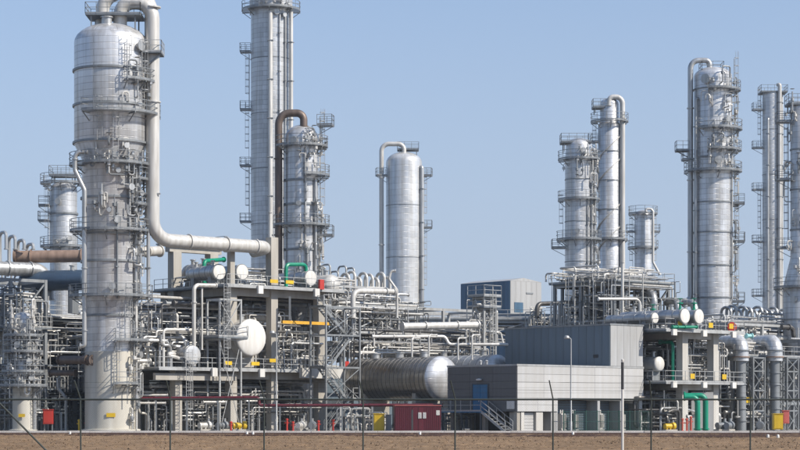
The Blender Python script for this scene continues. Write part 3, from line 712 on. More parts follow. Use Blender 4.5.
# ------------------------------------------------------------------ towers
def towers():
    # main distillation column
    YT = 191
    t = Tower('distillation_column', 'huge silver distillation column, fattest of all, with twin overhead pipes', 111, YT,
              [(36.5, 44), (36.5, 145), (28.8, 160), (28.8, 296), (25.3, 308), (25.3, 431)], 24, CLAD, 352, 56)
    t.rings([72, 107, 144, 199, 235, 262, 316], 0.16, 0.2)
    t.plats([(116, -118, 12, 1.2), (84, -62, -8, 1.0), (166, -200, 20, 1.2), (232, -195, 15, 1.15), (297, -195, 15, 1.25), (341, -75, 0, 1.1), (384, -78, -35, 1.1), (181, -38, 20, 1.1), (206, -40, 10, 1.0)])
    t.ladders([(-75, 165, 116), (-98, 145, 110), (-40, 232, 166), (-20, 297, 232), (-50, 341, 297), (-70, 384, 341), (-25, 430, 341), (-58, 84, 50), (-28, 116, 52)])
    t.nozzles([(-35, 50, 0.7, 0.4), (-75, 158, 0.4, 0.4), (-70, 222, 0.5, 0.3), (-80, 288, 0.45, 0.4), (-85, 213, 0.2, 0.4), (-110, 208, 0.2, 0.5), (-70, 174, 0.25, 0.6), (-50, 190, 0.4, 0.9), (-30, 195, 0.35, 0.9), (-60, 150, 0.3, 0.7), (-42, 108, 0.25, 0.7), (-64, 295, 0.5, 0.5), (-20, 355, .4, .8)])
    t.clips([(-30, 0.3, 300, 170, PIPE), (-24, 0.22, 430, 300, PIPE_W), (-45, 0.2, 232, 165, STEEL_L), (-12, 0.35, 300, 120, PIPE), (-70, 0.16, 300, 205, STEEL)])
    t.top_deck(17, 5.2, 3.4, 2.6, 0.4)
    t.cluster(1, 18, -48, 5, 230, 168).cluster(2, 11, -48, 5, 296, 240).cluster(3, 6, -120, -70, 225, 205).cluster(4, 9, -40, 0, 340, 305).cluster(5, 7, -60, 0, 116, 86).cluster(6, 12, -110, -40, 165, 148).cluster(16, 12, -40, 5, 425, 345)
    MB().lathe([(0.5, 0), (0.5, 0.9), (0.62, 0.9), (0.62, 1.02), (0.02, 1.02)], 16, 'z', (-0.2, -1.4, t.top - 0.6)).build('manway', PIPE, t.root)
    for a, y in ((-82, 414),): 
        c = Vector((math.cos(R(a)), math.sin(R(a)), 0)); 
        MB().box(-0.42, 0.42, -0.03, 0.0, 0, 0.38).build('sign_plate', YEL, t.root, c * (2.42 + 0.1) + UP * Z(417, YT), R(a + 90))
    # overhead vapour lines
    def q(px, py, dy): v = P(px, py, YT); v.y += dy; return v
    pipe('outer overhead vapour pipe swooping off the crown of the fattest column', [q(121, 30, -.6), q(121, 4, -.6), q(153.5, 4, -.6), q(153.5, 240, -.6), goto(q(153.5, 240, -.6), U, 269), goto(q(153.5, 240, -.6), U, 269) - UP * 0.2 + V * 2.5], 1.32, PIPE_W, name='overhead_pipe', bend=1.45, flanges=[(2, 0.02), (2, .42), (3, 0.3), (3, 0.62), (3, 0.88)], end_flanges=False)
    pipe('inner overhead vapour pipe rising from the left of the crown', [q(101, 28, 1.0), q(101, -9, 1.0), q(150, -9, 1.0), q(150, 60, 1.0), q(150, 70, 0)], 1.3, PIPE_W, name='overhead_pipe', bend=1.45, end_flanges=False)
    pb = empty('pipe_guide_platform', P(153, 55, YT) , 'small railed service platform bracketed round the overhead vapour pipe', 'platform')
    MB().box(-1.0, 1.0, -1.9, 0.6, -0.12, 0).build('platform', GRATE, pb)
    rail_mesh([(-1.0, -1.9, 0), (1.0, -1.9, 0), (1.0, .6, 0)], sp=0.9).build('handrail', STEEL_L, pb)
    MB().bar((-.9, -1.4, -1.6), (.9, -1.4, -.14), 0.12).build('bracket', STEEL, pb)
    pb2 = empty('pipe_bracket', P(146, 196, YT), 'angled steel bracket tying the overhead pipe to the column', 'bracket')
    MB().bar((-1.1, -1.0, -2.4), (1.1, -1.0, .1), 0.16).build('brace', STEEL_L, pb2); MB().bar((-1.4, -1, .1), (1.5, -1, .1), 0.16).build('arm', STEEL_L, pb2)
    # side lines
    pp('silver downcomer pipe jogging down the left side of the fattest column', [(88, 152, YT - 3), (75, 152, YT - 3), (75, 170, YT - 3), (84.5, 190, YT - 3), (84.5, 346, YT - 3), (80, 346, YT - 3)], 4.6, PIPE, flanges=[(1, .4), (3, .5), (3, .9)])
    pp('thick cream pipe entering the column skirt from the left', [(93, 360, YT - 2), (60, 360, YT + 1)], 8.5, PIPE_B, flanges=[(0, .15)])
    pp('dark brown pipe below the cream one left of the column', [(76, 373, YT + 1), (50, 373, YT + 2)], 6, PIPE_B)
    pp('short white pipe stub joining the column to the concrete frame', [(134, 252, YT + 1), (160, 251, YT + 4)], 10, PIPE_W, flanges=[(0, .5)])
    pp('long thin white pipe leaving the column platform to the right', [(140, 296, YT), (196, 299, YT + 10)], 3, PIPE_W)
    pp('short level pipe off the column at the ladder foot', [(135, 361, YT), (150, 361, YT + 1)], 4.5, PIPE_W)
    # small tower left behind
    t = Tower('small_column', 'stubby silver column half hidden behind the left of the fattest one', 63.5, 235, [(13.5, 190), (13.5, 432)], 181, CLAD_DULL)
    t.rings([214, 252]).plats([(247, -200, 20, 1.1), (184, -200, 20, 1.1)]).balconies([(180, 221), (-170, 206)], 1.4, 1.3).ladders([(-150, 247, 184), (-100, 430, 247)])
    t.nozzles([(-100, 203, .5, .4), (-60, 240, .4, .5), (-110, 243, .3, .5), (-80, 242, .3, .6)])
    t.top_deck(176, 3.0, 2.4, 1.0)
    # tall tower 2
    t = Tower('tall_column', 'tallest slender silver column with white strips and small left balconies', 271, 260, [(21.5, -40), (21.5, 10), (20, 12), (20, 430)], None, CLAD_DULL, None, 48)
    t.plats([(11, -190, 10, 1.1)]).balconies([(178, 52), (182, 110), (178, 166), (180, 222)], 1.3, 1.4).ladders([(176, 110, 54), (176, 222, 166), (-176, 165, 112)])
    t.clips([(-88, 0.62, 260, 16, PIPE_W), (-62, 0.2, 290, 14, CLAD_DULL), (-30, 0.5, 260, 8, PIPE_W), (-45, .16, 260, 20, STEEL)])
    t.nozzles([(-72, 16, .5, .4), (-50, 18, .4, .4), (-60, 3, .6, .4)]).rings([60, 115, 170, 225], .03, .12)
    t.cluster(7, 10, -160, -20, 9, -5)
    # tower 3
    t = Tower('domed_column', 'domed silver column with a dark gooseneck pipe beside the tallest column', 301.5, 215, [(17, 139), (17, 431)], 125, CLAD)
    t.rings([181, 205, 250]).plats([(147, -200, 20, 1.0), (176, -80, 20, 1.2), (226, -180, 20, 1.2)]).balconies([(-8, 126), (-5, 236)], 1.6, 1.6)
    t.ladders([(-12, 226, 118), (-20, 300, 226), (-60, 147, 128)]).nozzles([(-110, 142, .5, .3), (-60, 141, .5, .3), (-70, 222, .3, .5), (-95, 205, .3, .4)])
    t.clips([(-40, .3, 300, 180, PIPE), (-75, .2, 290, 150, STEEL_L), (-15, .25, 300, 240, PIPE_W)])
    t.cluster(8, 16, -100, 10, 160, 130).cluster(9, 24, -100, 10, 270, 200)
    def q3(px, py): v = P(px, py, 215); v.y -= 0.6; return v
    pipe('dark brown gooseneck pipe arching from the domed column and dropping beside it', [q3(304, 128), q3(304, 114), q3(279, 114), q3(279, 276)], 0.82, PIPE_B, name='gooseneck_pipe', bend=1.45, flanges=[(2, .28), (2, .75)])
    # tower 4
    t = Tower('plain_domed_column', 'smooth pale column with domed top standing alone above the pipe racks', 404, 300, [(18, 163), (18, 425)], 152, CLAD_WHITE)
    t.rings([206, 258], .04, .1).balconies([(-8, 176), (-4, 228), (-170, 176)], 1.6, 1.5).ladders([(-6, 228, 178), (-4, 300, 230)]).top_deck(150, 3.2, 2.2, 1.2, 0.6)
    t.clips([(-28, .55, 310, 168, PIPE), (-14, .3, 310, 178, PIPE_W)])
    pp('slim white pipe looping off the plain domed column and dropping on its left', [(404, 156, 299), (404, 144, 299), (381.5, 144, 299), (381.5, 312, 299)], 4.6, PIPE_W, bend=1.6, flanges=[(2, .2), (2, .6)])
    # towers 5, 6, 7
    t = Tower('ringed_column', 'silver column with several ring platforms behind the slate grey hall', 579, 260, [(13, 146), (14, 162), (14, 430)], 138, CLAD)
    t.rings([180, 222, 262, 312], .05, .12).plats([(160, -200, 20, .9), (200, -190, 10, .9), (240, -200, 30, 1.1)]).balconies([(180, 248), (178, 320), (0, 306)], 2, 1.7).top_deck(143, 4.0, 2.6, 1.2, -.4)
    t.ladders([(-32, 320, 240), (-32, 240, 200), (-35, 200, 160), (176, 240, 200)]).clips([(-40, .25, 325, 165, PIPE), (-22, .4, 325, 150, PIPE), (-60, .14, 325, 200, STEEL)]).nozzles([(-80, 152, .5, .4), (-100, 232, .4, .5), (-70, 305, .4, .5)])
    t.cluster(10, 14, -150, 0, 165, 148).cluster(11, 22, -60, 10, 320, 165)
    t = Tower('spiral_straked_column', 'slender silver column with spiral strakes and a pipe over its top', 609.5, 270, [(9.5, 104), (9.5, 122), (11.5, 126), (11.5, 430)], 98, CLAD)
    t.rings([152, 181, 210, 240], .08, .14).plats([(122, -200, 20, 1.0), (240, -190, 10, .9)]).balconies([(178, 142), (176, 180), (-178, 210)], 1.4, 1.3).top_deck(108, 3.0, 2.2, .8, -.8).ladders([(178, 240, 124)])
    zt, zb, rr = Z(130, 270), Z(265, 270), 11.5 * 270 / FPX
    m = MB()
    for k in range(2):
        st = 60
        for i in range(st):
            a, b = [(R(120 * k - -360 * 2.0 * j / st), zb + (zt - zb) * j / st) for j in (i, i + 1)]
            m.quad_box([(rr * math.cos(t0), rr * math.sin(t0), z0) if q == 0 else ((rr + .2) * math.cos(t0), (rr + .2) * math.sin(t0), z0 + dz) for (t0, z0), q, dz in ((a, 0, 0), (a, 1, 0), (b, 1, 0), (b, 0, 0))] + [((rr) * math.cos(t0), (rr) * math.sin(t0), z0 + .12) if q == 0 else ((rr + .2) * math.cos(t0), (rr + .2) * math.sin(t0), z0 + .12) for (t0, z0), q in ((a, 0), (a, 1), (b, 1), (b, 0))])
    m.build('strake', PIPE_W, t.root)
    pp('pale pipe bending over the top of the spiral straked column', [(609, 106, 269), (609, 97, 269), (622.5, 97, 269), (622.5, 276, 269)], 5.2, PIPE_W, bend=1.4, flanges=[(2, .12), (2, .8)])
    t = Tower('short_column', 'short narrow column with two platforms behind the exchanger frame', 643, 300, [(8.5, 216), (8.5, 428)], 210, CLAD)
    t.plats([(214, -200, 20, .9), (248, -200, 20, 1.0)]).balconies([(180, 232), (0, 232)], 1.3, 1.2).ladders([(176, 275, 214), (4, 275, 214)])
    pp('slim pipe hugging the right side of the short narrow column', [(646, 212, 298), (646, 209, 298), (653, 209, 298), (653, 262, 298), (660, 275, 298)], 2.6, PIPE_W)
    # tower 8
    t = Tower('stepped_platform_column', 'broad silver column stacked with right hand platforms beyond the green pipes', 713, 240, [(19, 77), (19, 160), (19.4, 170), (19.4, 431)], 67, CLAD)
    t.rings([90, 203, 233, 266, 298], .1, .16)
    t.plats([(91, -110, 20, 1.0), (130, -130, 25, 1.2), (151, -110, 20, 1.1), (172, -190, 20, 1.1)]).balconies([(-10, 204), (-6, 242), (-8, 302), (180, 160)], 1.8, 1.4).top_deck(72, 2.6, 2.4, .8, -.2)
    t.ladders([(-15, 130, 60), (-25, 172, 130), (-12, 242, 172), (-12, 302, 242), (-75, 172, 151), (-55, 91, 68)])
    t.nozzles([(-118, 82, .9, .5), (-60, 122, .5, .6), (-70, 142, .4, .5), (-85, 162, .7, .4), (-45, 165, .4, .5), (-95, 140, .3, .5)])
    t.clips([(-150, .4, 320, 100, PIPE), (-35, .2, 300, 130, STEEL_L)])
    t.cluster(12, 30, -110, 10, 172, 80).cluster(13, 18, -30, 10, 310, 180)
    def q8(px, py): v = P(px, py, 240); v.y -= 0.4; return v
    pipe('steel blue overhead pipe down the left of the stepped platform column', [q8(709, 70), q8(709, 61), q8(690, 61), q8(690, 300), q8(682, 302)], 0.66, PIPE, name='overhead_pipe', bend=1.5, flanges=[(2, .2), (2, .5), (2, .8)])
    bp = empty('bracket_platform', P(683, 151, 240), 'caged platform hanging left of the steel blue overhead pipe', 'platform')
    MB().box(-.9, .6, -1, .6, -.12, 0).build('platform', GRATE, bp); rail_mesh([(.6, -1, 0), (-.9, -1, 0), (-.9, .6, 0)], sp=.8).build('handrail', STEEL, bp)
    MB().bar((-.8, -.4, -.1), (.8, -.2, -.9), .1).build('bracket', STEEL, bp)
    # towers 9, 10
    t = Tower('thin_column', 'thin column with left side balconies between the two right hand columns', 771.5, 320, [(9, 92), (9, 426)], None, CLAD_DULL)
    t.top_deck(93, 4.2, 3, .6, .2).balconies([(180, 110), (178, 148), (181, 190), (178, 242), (180, 296)], 1.6, 1.6).ladders([(176, 148, 94), (176, 242, 190), (-176, 296, 242)])
    t.clips([(-55, .6, 310, 86, PIPE_W), (-20, .35, 310, 94, PIPE_W), (-120, .4, 310, 120, PIPE)]).rings([130, 175, 220], .04, .12)
    t = Tower('bulged_column', 'column with a wide bulged foot at the right end of the plant', 800, 226, [(9.5, 108), (9.5, 258), (17, 288), (17, 428)], 101, CLAD_DULL)
    t.rings([150, 190, 230, 288, 320], .08, .16).balconies([(178, 122), (180, 180), (176, 248)], 1.8, 1.6).plats([(288, -190, 10, 1.0)]).top_deck(105, 3, 2.4, .8).ladders([(176, 180, 122), (178, 248, 180)]).nozzles([(-120, 300, .5, .4), (-100, 245, .4, .5)])
    t.cluster(14, 20, -180, -60, 285, 110)
    # little tower at the far left
    t = Tower('skirted_column', 'narrow column crowded with railed platforms on a cream skirt', 23, 188, [(8.5, 318), (9.5, 335), (9.5, 384), (11, 392), (11, 433)], 312, CLAD_DULL, 386)
    t.plats([(386, -200, 20, 1.3), (372, -160, 20, 1.1), (352, -200, 20, 1.0), (336, -180, 20, .9)]).ladders([(-60, 386, 352), (-110, 352, 318), (-20, 432, 386), (-150, 386, 336)])
    t.nozzles([(-100, 345, .4, .6), (-60, 362, .35, .8), (-30, 342, .3, .8), (-130, 366, .3, .7), (-80, 326, .3, .5), (-50, 378, .3, .6), (-95, 379, .3, .5)])
    t.clips([(-45, .2, 386, 320, PIPE_W), (-75, .16, 386, 330, PIPE), (-120, .18, 386, 325, PIPE_W), (-15, .22, 430, 330, PIPE)])
    t.cluster(15, 46, -170, 0, 386, 318)
    MB().box(-0.3, 0.3, -0.03, 0.0, 0, 0.3).build('sign_plate', YEL, t.root, (0.1, -1.13, Z(417, 188)))
towers()

# ------------------------------------------------------------------ left concrete frame with its vessels
rng = random.Random(11)
def left_frame():
    o = (X(176, 193.5), 193.5); Dv = 11.0
    a = Vector((o[0], o[1], 0)); xs = [0] + [(goto(a, U, px) - a).length for px in (231, 272, 319)]
    z1, z2, z3 = Z(371, 196), Z(291, 203), Z(241, 200)
    f = frame('concrete_process_frame', 'two storey concrete frame carrying vessels right of the fattest column', o, xs[1:], [0, 5.5, Dv], [z1, z2], CONC, 0.85, 0.75, decks=(), rails=(), ztop=z2)
    for y in (0, 5.5, Dv): MB().box(-.42, .42, y - .42, y + .42, 0, z1).build('column', CONC, f, smooth=False)
    for y in (0, 5.5, Dv): MB().box(.43, xs[1] - .43, y - .26, y + .26, z1 - .75, z1).build('beam', CONC, f, smooth=False)
    for z, nm in ((z1, 0), (z2, 1)):
        x0, x1 = (-3.0, xs[-1] + 1.2) if nm == 0 else (xs[1] - 1.5, xs[-1] + 2.2)
        d = MB().box(x0, x1, -1.4, Dv + .8, z + 0.004, z + 0.16).build('deck', GRATE, f, smooth=False)
        MB().box(x0, x1, -1.46, -1.40, z - 0.02, z + 0.2).build('edge_channel', STEEL_L, f, smooth=False)
        zz = z + 0.16; rail_mesh([(x0, Dv, zz), (x0, -1.35, zz), (x1, -1.35, zz), (x1, Dv, zz)], sp=1.6).build('handrail', STEEL_L, d)
    MB().box(xs[-2] + 2.3, xs[-1] + 3.8, -2.0, -1.5, z1 - .6, z1 + .45).build('edge_beam', CONC_L, f, smooth=False)
    MB().box(-3.0, xs[1], -0.9, -.45, z1 - .95, z1 - .3).build('edge_beam', CONC, f, smooth=False)
    # upper portal for the vapour line
    for x in (xs[1], xs[2]):
        hw = .45 if x == xs[2] else .28; MB().box(x - hw, x + hw, -hw, hw, z2 + .17, Z(239, 203) if x == xs[2] else Z(249, 200)).build('column', CONC, f, smooth=False)
    xc = xs[0] + 6.0
    MB().box(xc - .9, xs[1] + 5, 8.2, 9.0, z3 - 0.8, z3).build('beam', CONC, f, smooth=False)
    for x in (xc, xs[1] + 4): MB().box(x - .5, x + .5, 8.1, 9.1, 0 if x == xc else z2 + .17, z3 - 0.8).build('column', CONC, f, smooth=False)
    MB().box(xc - 1, xs[1] + 5, 7.6, 10.5, z3 + .004, z3 + .12).build('deck', GRATE, f); rail_mesh([(xc + 6, 7.7, z3), (xs[1] + 5, 7.7, z3), (xs[1] + 5, 10.4, z3)], sp=1.2).build('handrail', STEEL, f)
    # yellow gates, white junction boxes, tags
    for i, (x, z, m) in enumerate(((xs[2] - .9, z2, YEL), (xs[2] + 1.1, z2, YEL), (xs[1] - 1.5, z1, YEL), (xs[1] + 1.9, z1, YEL), (xs[1] + 4.2, z1 + .35, YEL))):
        g = MB().box(x - .5, x + .5, -1.5, -1.45, z + .6, z + .95).build('safety_gate', m, f, smooth=False)
    for x, z in ((xs[0] + 3.4, z1), (xs[1] + 2.6, z1), (xs[1] + 2.4, z2), (xs[2] + 4.5, z2)): MB().box(x - .3, x + .3, -1.75, -1.47, z - .55, z + .25).build('junction_box', WHITE, f, smooth=False)
    for x, z in ((xs[2] + 5.1, z2), (xs[-1] + 2.3, z1)): MB().box(x - .28, x + .28, -1.75, -1.47, z + .2, z + 1.2).build('hose_box', REDP, f, smooth=False)
    # vessels
    def hd(px, py, Y): return P(px, py, Y)
    fl2, fl1 = z2 + .16, z1 + .16
    drum('exchanger', 'silver heat exchanger with round white cover, left of a pair on the upper deck', hd(218.5, 272, 197.3), 1.4, 4.6, DRUM, WHITE, fl2, flat=True, bands=5)
    drum('exchanger', 'silver heat exchanger with round white cover, right of a pair on the upper deck', hd(241.5, 272, 198.6), 1.4, 7.6, DRUM, WHITE, fl2, flat=True, bands=5)
    drum('exchanger', 'dark grey heat exchanger lying behind the left green pipe', hd(207, 273, 203), 2.0, 3.0, DRUM, None, fl2, bands=3)
    drum('exchanger', 'small exchanger with white cover under the right green pipe', hd(310, 278, 207.5), 1.45, 5.2, DRUM, WHITE, fl2, flat=True, bands=4)
    drum('domed_vessel', 'fat white domed vessel end at the right of the upper deck', hd(331, 285, 209.3), 2.2, 4.0, PIPE_W, PIPE_W, fl2, bulge=.36)
    drum('white_vessel', 'large horizontal vessel with big bright white round end above the lower deck', hd(251, 337.5, 197.5), 3.65, 8.5, PIPE_W, WHITE, fl1, bulge=.1, seg=44)
    drum('cream_vessel', 'pale cooler with small round flat end above the ladder on the lower deck', hd(192, 355, 193.8), 1.75, 3.4, DRUM, CLAD_WHITE, fl1, flat=True, bands=2)
    drum('cream_vessel', 'silver drum tucked behind the elbow ducts beside the fattest column', hd(160, 352, 200), 2.0, 4.0, DRUM, None, fl1, bands=2)
    # big pipes
    pp('fat white pipe lying across the frame above the big white vessel', [(222, 316.5, 202), (263, 317.5, 203.2), (263, 317.5, 207)], 9, PIPE_W, flanges=[(0, .55)], bend=1.2)
    pp('white pipe neck dropping from the fat pipe into the big white vessel', [(249, 314, 202.2), (249, 336, 201)], 5, PIPE_W)
    pp('grey insulated pipe under the upper deck behind the thin risers', [(150, 323, 205), (226, 322, 208)], 9, PIPE_B)
    pp('upright white pipe left of the access tower, bent over at its top', [(194, 372, 194), (194, 285, 194), (216, 285.5, 196)], 4, PIPE_W, flanges=[(0, .2), (0, .8)])
    pp('thin upright white pipe beside the access tower', [(202, 350, 195), (202, 287, 195), (214, 287, 197)], 2, PIPE_W)
    pp('silver duct elbow dropping onto the cream cooler', [(152, 332, 196), (177, 332, 196), (187, 345, 195.6), (187, 360, 195.6)], 7, PIPE, bend=1.4, flanges=[(0, .6)])
    pp('second silver duct elbow beside the fattest column', [(150, 344, 197), (172, 344, 197), (172, 372, 197)], 6, PIPE, bend=1.4)
    pp('left green pipe looping over the exchangers', [(204, 283, 201), (204, 261, 201), (224, 259.5, 204)], 4, GREEN, bend=1.3)
    pp('right green pipe standing as an arch on the upper deck', [(286, 290, 206), (286, 264.5, 206), (306, 264.5, 208), (306, 274, 208)], 3.8, GREEN, bend=1.2)
    pp('green pipe lying low behind the upper deck rail', [(292, 289, 207), (310, 289, 208)], 3, GREEN)
    pp('dark green pipe under the deck beside the column', [(140, 307, 203), (172, 307, 206)], 5, GREEN)
    pp('white vent stack rising behind the upper deck', [(270, 292, 208), (270, 212, 208)], 3.5, PIPE_W)
    b = MB().bar((0, 0, 0), tuple(goto(P(282, 322, 200), U, 331) - P(282, 322, 200)), .3, .3).build('crane_beam', ORANGE, None, P(282, 322, 200)); tag(b, 'orange crane runway beam slung beneath the upper deck', 'beam')
    for x in (1.0, 6.3): MB().box(x * U.x - .1, x * U.x + .1, x * U.y - .1, x * U.y + .1, .25, z2 - b.location.z - .7).build('hanger', STEEL, b)
    tangle(rng, 60, o, -2.5, xs[-1], 0.8, 5, fl1, z2 - 1.5, 'slim pipe in the front bays between the concrete decks', 'slim pipes in the front bays', .07, .2, [PIPE, PIPE_W, STEEL, PIPE_D], keep=.1)
    tangle(rng, 50, o, -2.5, xs[-1], .3, 6, 0, z1 - 1.0, 'slim pipe near the ground under the concrete frame', 'slim pipes near the ground', .07, .2, [PIPE, PIPE_W, STEEL], keep=.1)
    tangle(rng, 24, o, xs[1] - 1, xs[-1] + 2, 5, 10, fl2, fl2 + 2.4, 'slim pipe behind the upper deck exchangers', 'slim pipes behind the exchangers', .07, .2, [PIPE, PIPE_W, STEEL], keep=.1)
    # access tower with ladder and platforms
    ox = W(o, R(PHI), xs[1] - 2.6, -1.6)
    at = frame('access_tower', 'slim pale steel ladder tower standing on the lower deck', (ox.x, ox.y), [0, 2.6], [0, 2.0], [Z(339, 197), Z(300, 198)], STEEL_L, .16, .18, decks=(0,), rails=(0,), braces=(('f', 0, 0), ('f', 0, 1)), over=.5)
    l = ladder(at, -90, 0.2, z1, Z(286, 198)); l.location = (0.4, -0.1, 0)
    # caged ladders from ground to the lower deck
    la = empty('ground_ladder', W(o, R(PHI), .3, -1.3), 'tall caged ladder from the ground up to the lower deck', 'ladder', None, R(PHI)); ll = ladder(la, -90, .1, 0, z1 + 1.1)
    # under-deck clutter
    u = 'pipe winding through the shade under the lower concrete deck'; g = 'pipes under the lower concrete deck'
    tangle(rng, 60, o, -3, xs[-1], .6, 9.5, 0.0, z1 - 1.2, u, g, .1, .35, [PIPE, PIPE_D, STEEL, PIPE_D, PIPE_W, STEEL_D])
    tangle(rng, 40, o, -2, xs[-1], -.6, 3.5, 0.0, z1 - 2.0, 'low pipe along the front of the concrete frame', 'low pipes before the concrete frame', .08, .22, [PIPE, STEEL, PIPE_D, PIPE_W])
    rack_pipes(rng, 8, o, -2, xs[-1], .4, 10, z1 - 1.7, 'pipe hung below the lower concrete deck', 'pipes hung below the concrete deck', .2, .45, [PIPE, PIPE_D, STEEL])
    rack_pipes(rng, 8, o, 1, xs[-1], .6, 10, z2 - 1.9, 'pipe hung below the upper concrete deck', 'pipes hung below the upper concrete deck', .2, .5, [PIPE, PIPE_D, STEEL, PIPE_W])
    tangle(rng, 40, o, 0, xs[-1], 0.8, 9.5, fl1, z2 - 1.0, 'pipe rising between the two concrete decks', 'pipes between the concrete decks', .1, .35, [PIPE, PIPE, PIPE_W, PIPE_D, STEEL])
    tangle(rng, 18, o, xs[2] + .6, xs[3] + .6, -.9, 1.5, fl1, fl1 + 4.0, 'thin looping white pipe on the right end of the lower deck', 'white loops on the lower deck', .1, .22, [PIPE_W, PIPE_W, PIPE])
    tangle(rng, 16, o, -3.5, 2.5, -.5, 4, fl1, fl1 + 4.0, 'silver pipe tangled round the elbow ducts near the column', 'pipes round the elbow ducts', .14, .4, [PIPE_W, PIPE, PIPE])
    tangle(rng, 24, o, xs[1], xs[-1] + 2, 3.0, 9.5, fl2, fl2 + 2.6, 'small pipe running among the upper deck exchangers', 'small pipes on the upper deck', .1, .24, [PIPE_W, PIPE, STEEL, PIPE_D])
    for i, (px, py, px2, Y) in enumerate(((135, 395, 168, 192), (135, 403, 166, 191.5), (203, 402, 226, 193), (188, 413, 203, 193.5))):
        pp('straight white pipe slung low between column and frame legs', [(px, py, Y), (px2, py, Y + .8)], 2.2, PIPE_W, grp='low white pipes by the frame')
    # crimson fire main
    pp('dark red fire main running knee high beneath the concrete frame', [(110, 398.5, 191), (259, 397.5, 191), (259, 405.5, 191), (443, 405, 191)], 3.0, MAROON, name='fire_main', bend=1.0, flanges=[(0, .3), (0, .6), (0, .9), (2, .2), (2, .6)])
    for i in range(11):
        px = 125 + i * 31; y = 398.5 if px < 259 else 405.5
        q = MB().box(-.07, .07, -.07, .07, 0, Z(y, 191) - .1).build('pipe_support', STEEL, None, (X(px, 191), 191, 0)); tag(q, 'short steel post holding up the dark red fire main', 'post', 'posts under the fire main')
    # pumps and small things on the ground
    pump((X(240, 192), 192, 0), 'bright yellow pump on the ground under the big white vessel', None, YEL, .8, R(20))
    for i, px in enumerate((205, 222, 300, 312)): pump((X(px, 193.5), 193.5, 0), 'grey pump set among the frame legs', 'pumps under the frame', STEEL if i % 2 else PIPE_W, .8, R(PHI + 15 * i))
    for px, h in ((231, 1.0), (287, 1.3), (293, 1.0), (318.5, 1.1), (333, 1.2)): hydrant(px, 191.6, h, 'red hydrant post standing by the foot of the concrete frame', 'red hydrants by the concrete frame')
    lamp_post(276.5, 190.5, 334, 'slim lamp post in front of the concrete frame')
def hydrant(px, Y, h, label, grp, mat=None):
    r = empty('hydrant', (X(px, Y), Y, 0), label, 'hydrant', grp)
    MB().lathe([(.13, 0), (.13, .12), (.09, .14), (.09, h - .2), (.14, h - .18), (.14, h - .05), (.05, h)], 10).build('body', mat or REDP, r)
    for s in (-1, 1): MB().tube([(0, 0, h * .65), (.22 * s, 0, h * .65)], .05, 8).build('outlet', mat or REDP, r)
left_frame()
hydrant(86.5, 190.5, 1.3, 'red bent hydrant left of the column skirt', None)
hydrant(88.5, 190.2, .9, 'low red hydrant beside the bent one', None)
cabinet((X(100, 190.5), 190.5, 0), .8, 1.1, .7, plain('orange_red_paint', (.62, .13, .05), .5), 'orange red box on the ground against the column skirt')
cabinet((X(48.5, 191), 191, 0), .95, 1.35, .6, REDP, 'red wall box on short legs between the two left columns', legs=.75)
hydrant(79, 190.5, 1.2, 'thin yellow post left of the red hydrants', None, YEL)
bt = MB().lathe([(.25, 0), (.3, .1), (.3, .2), (.26, .22)], 12).build('bucket', BLUE, None, (X(106.5, 189.5), 189.5, 0)); tag(bt, 'blue bucket at the foot of the column skirt', 'bucket')

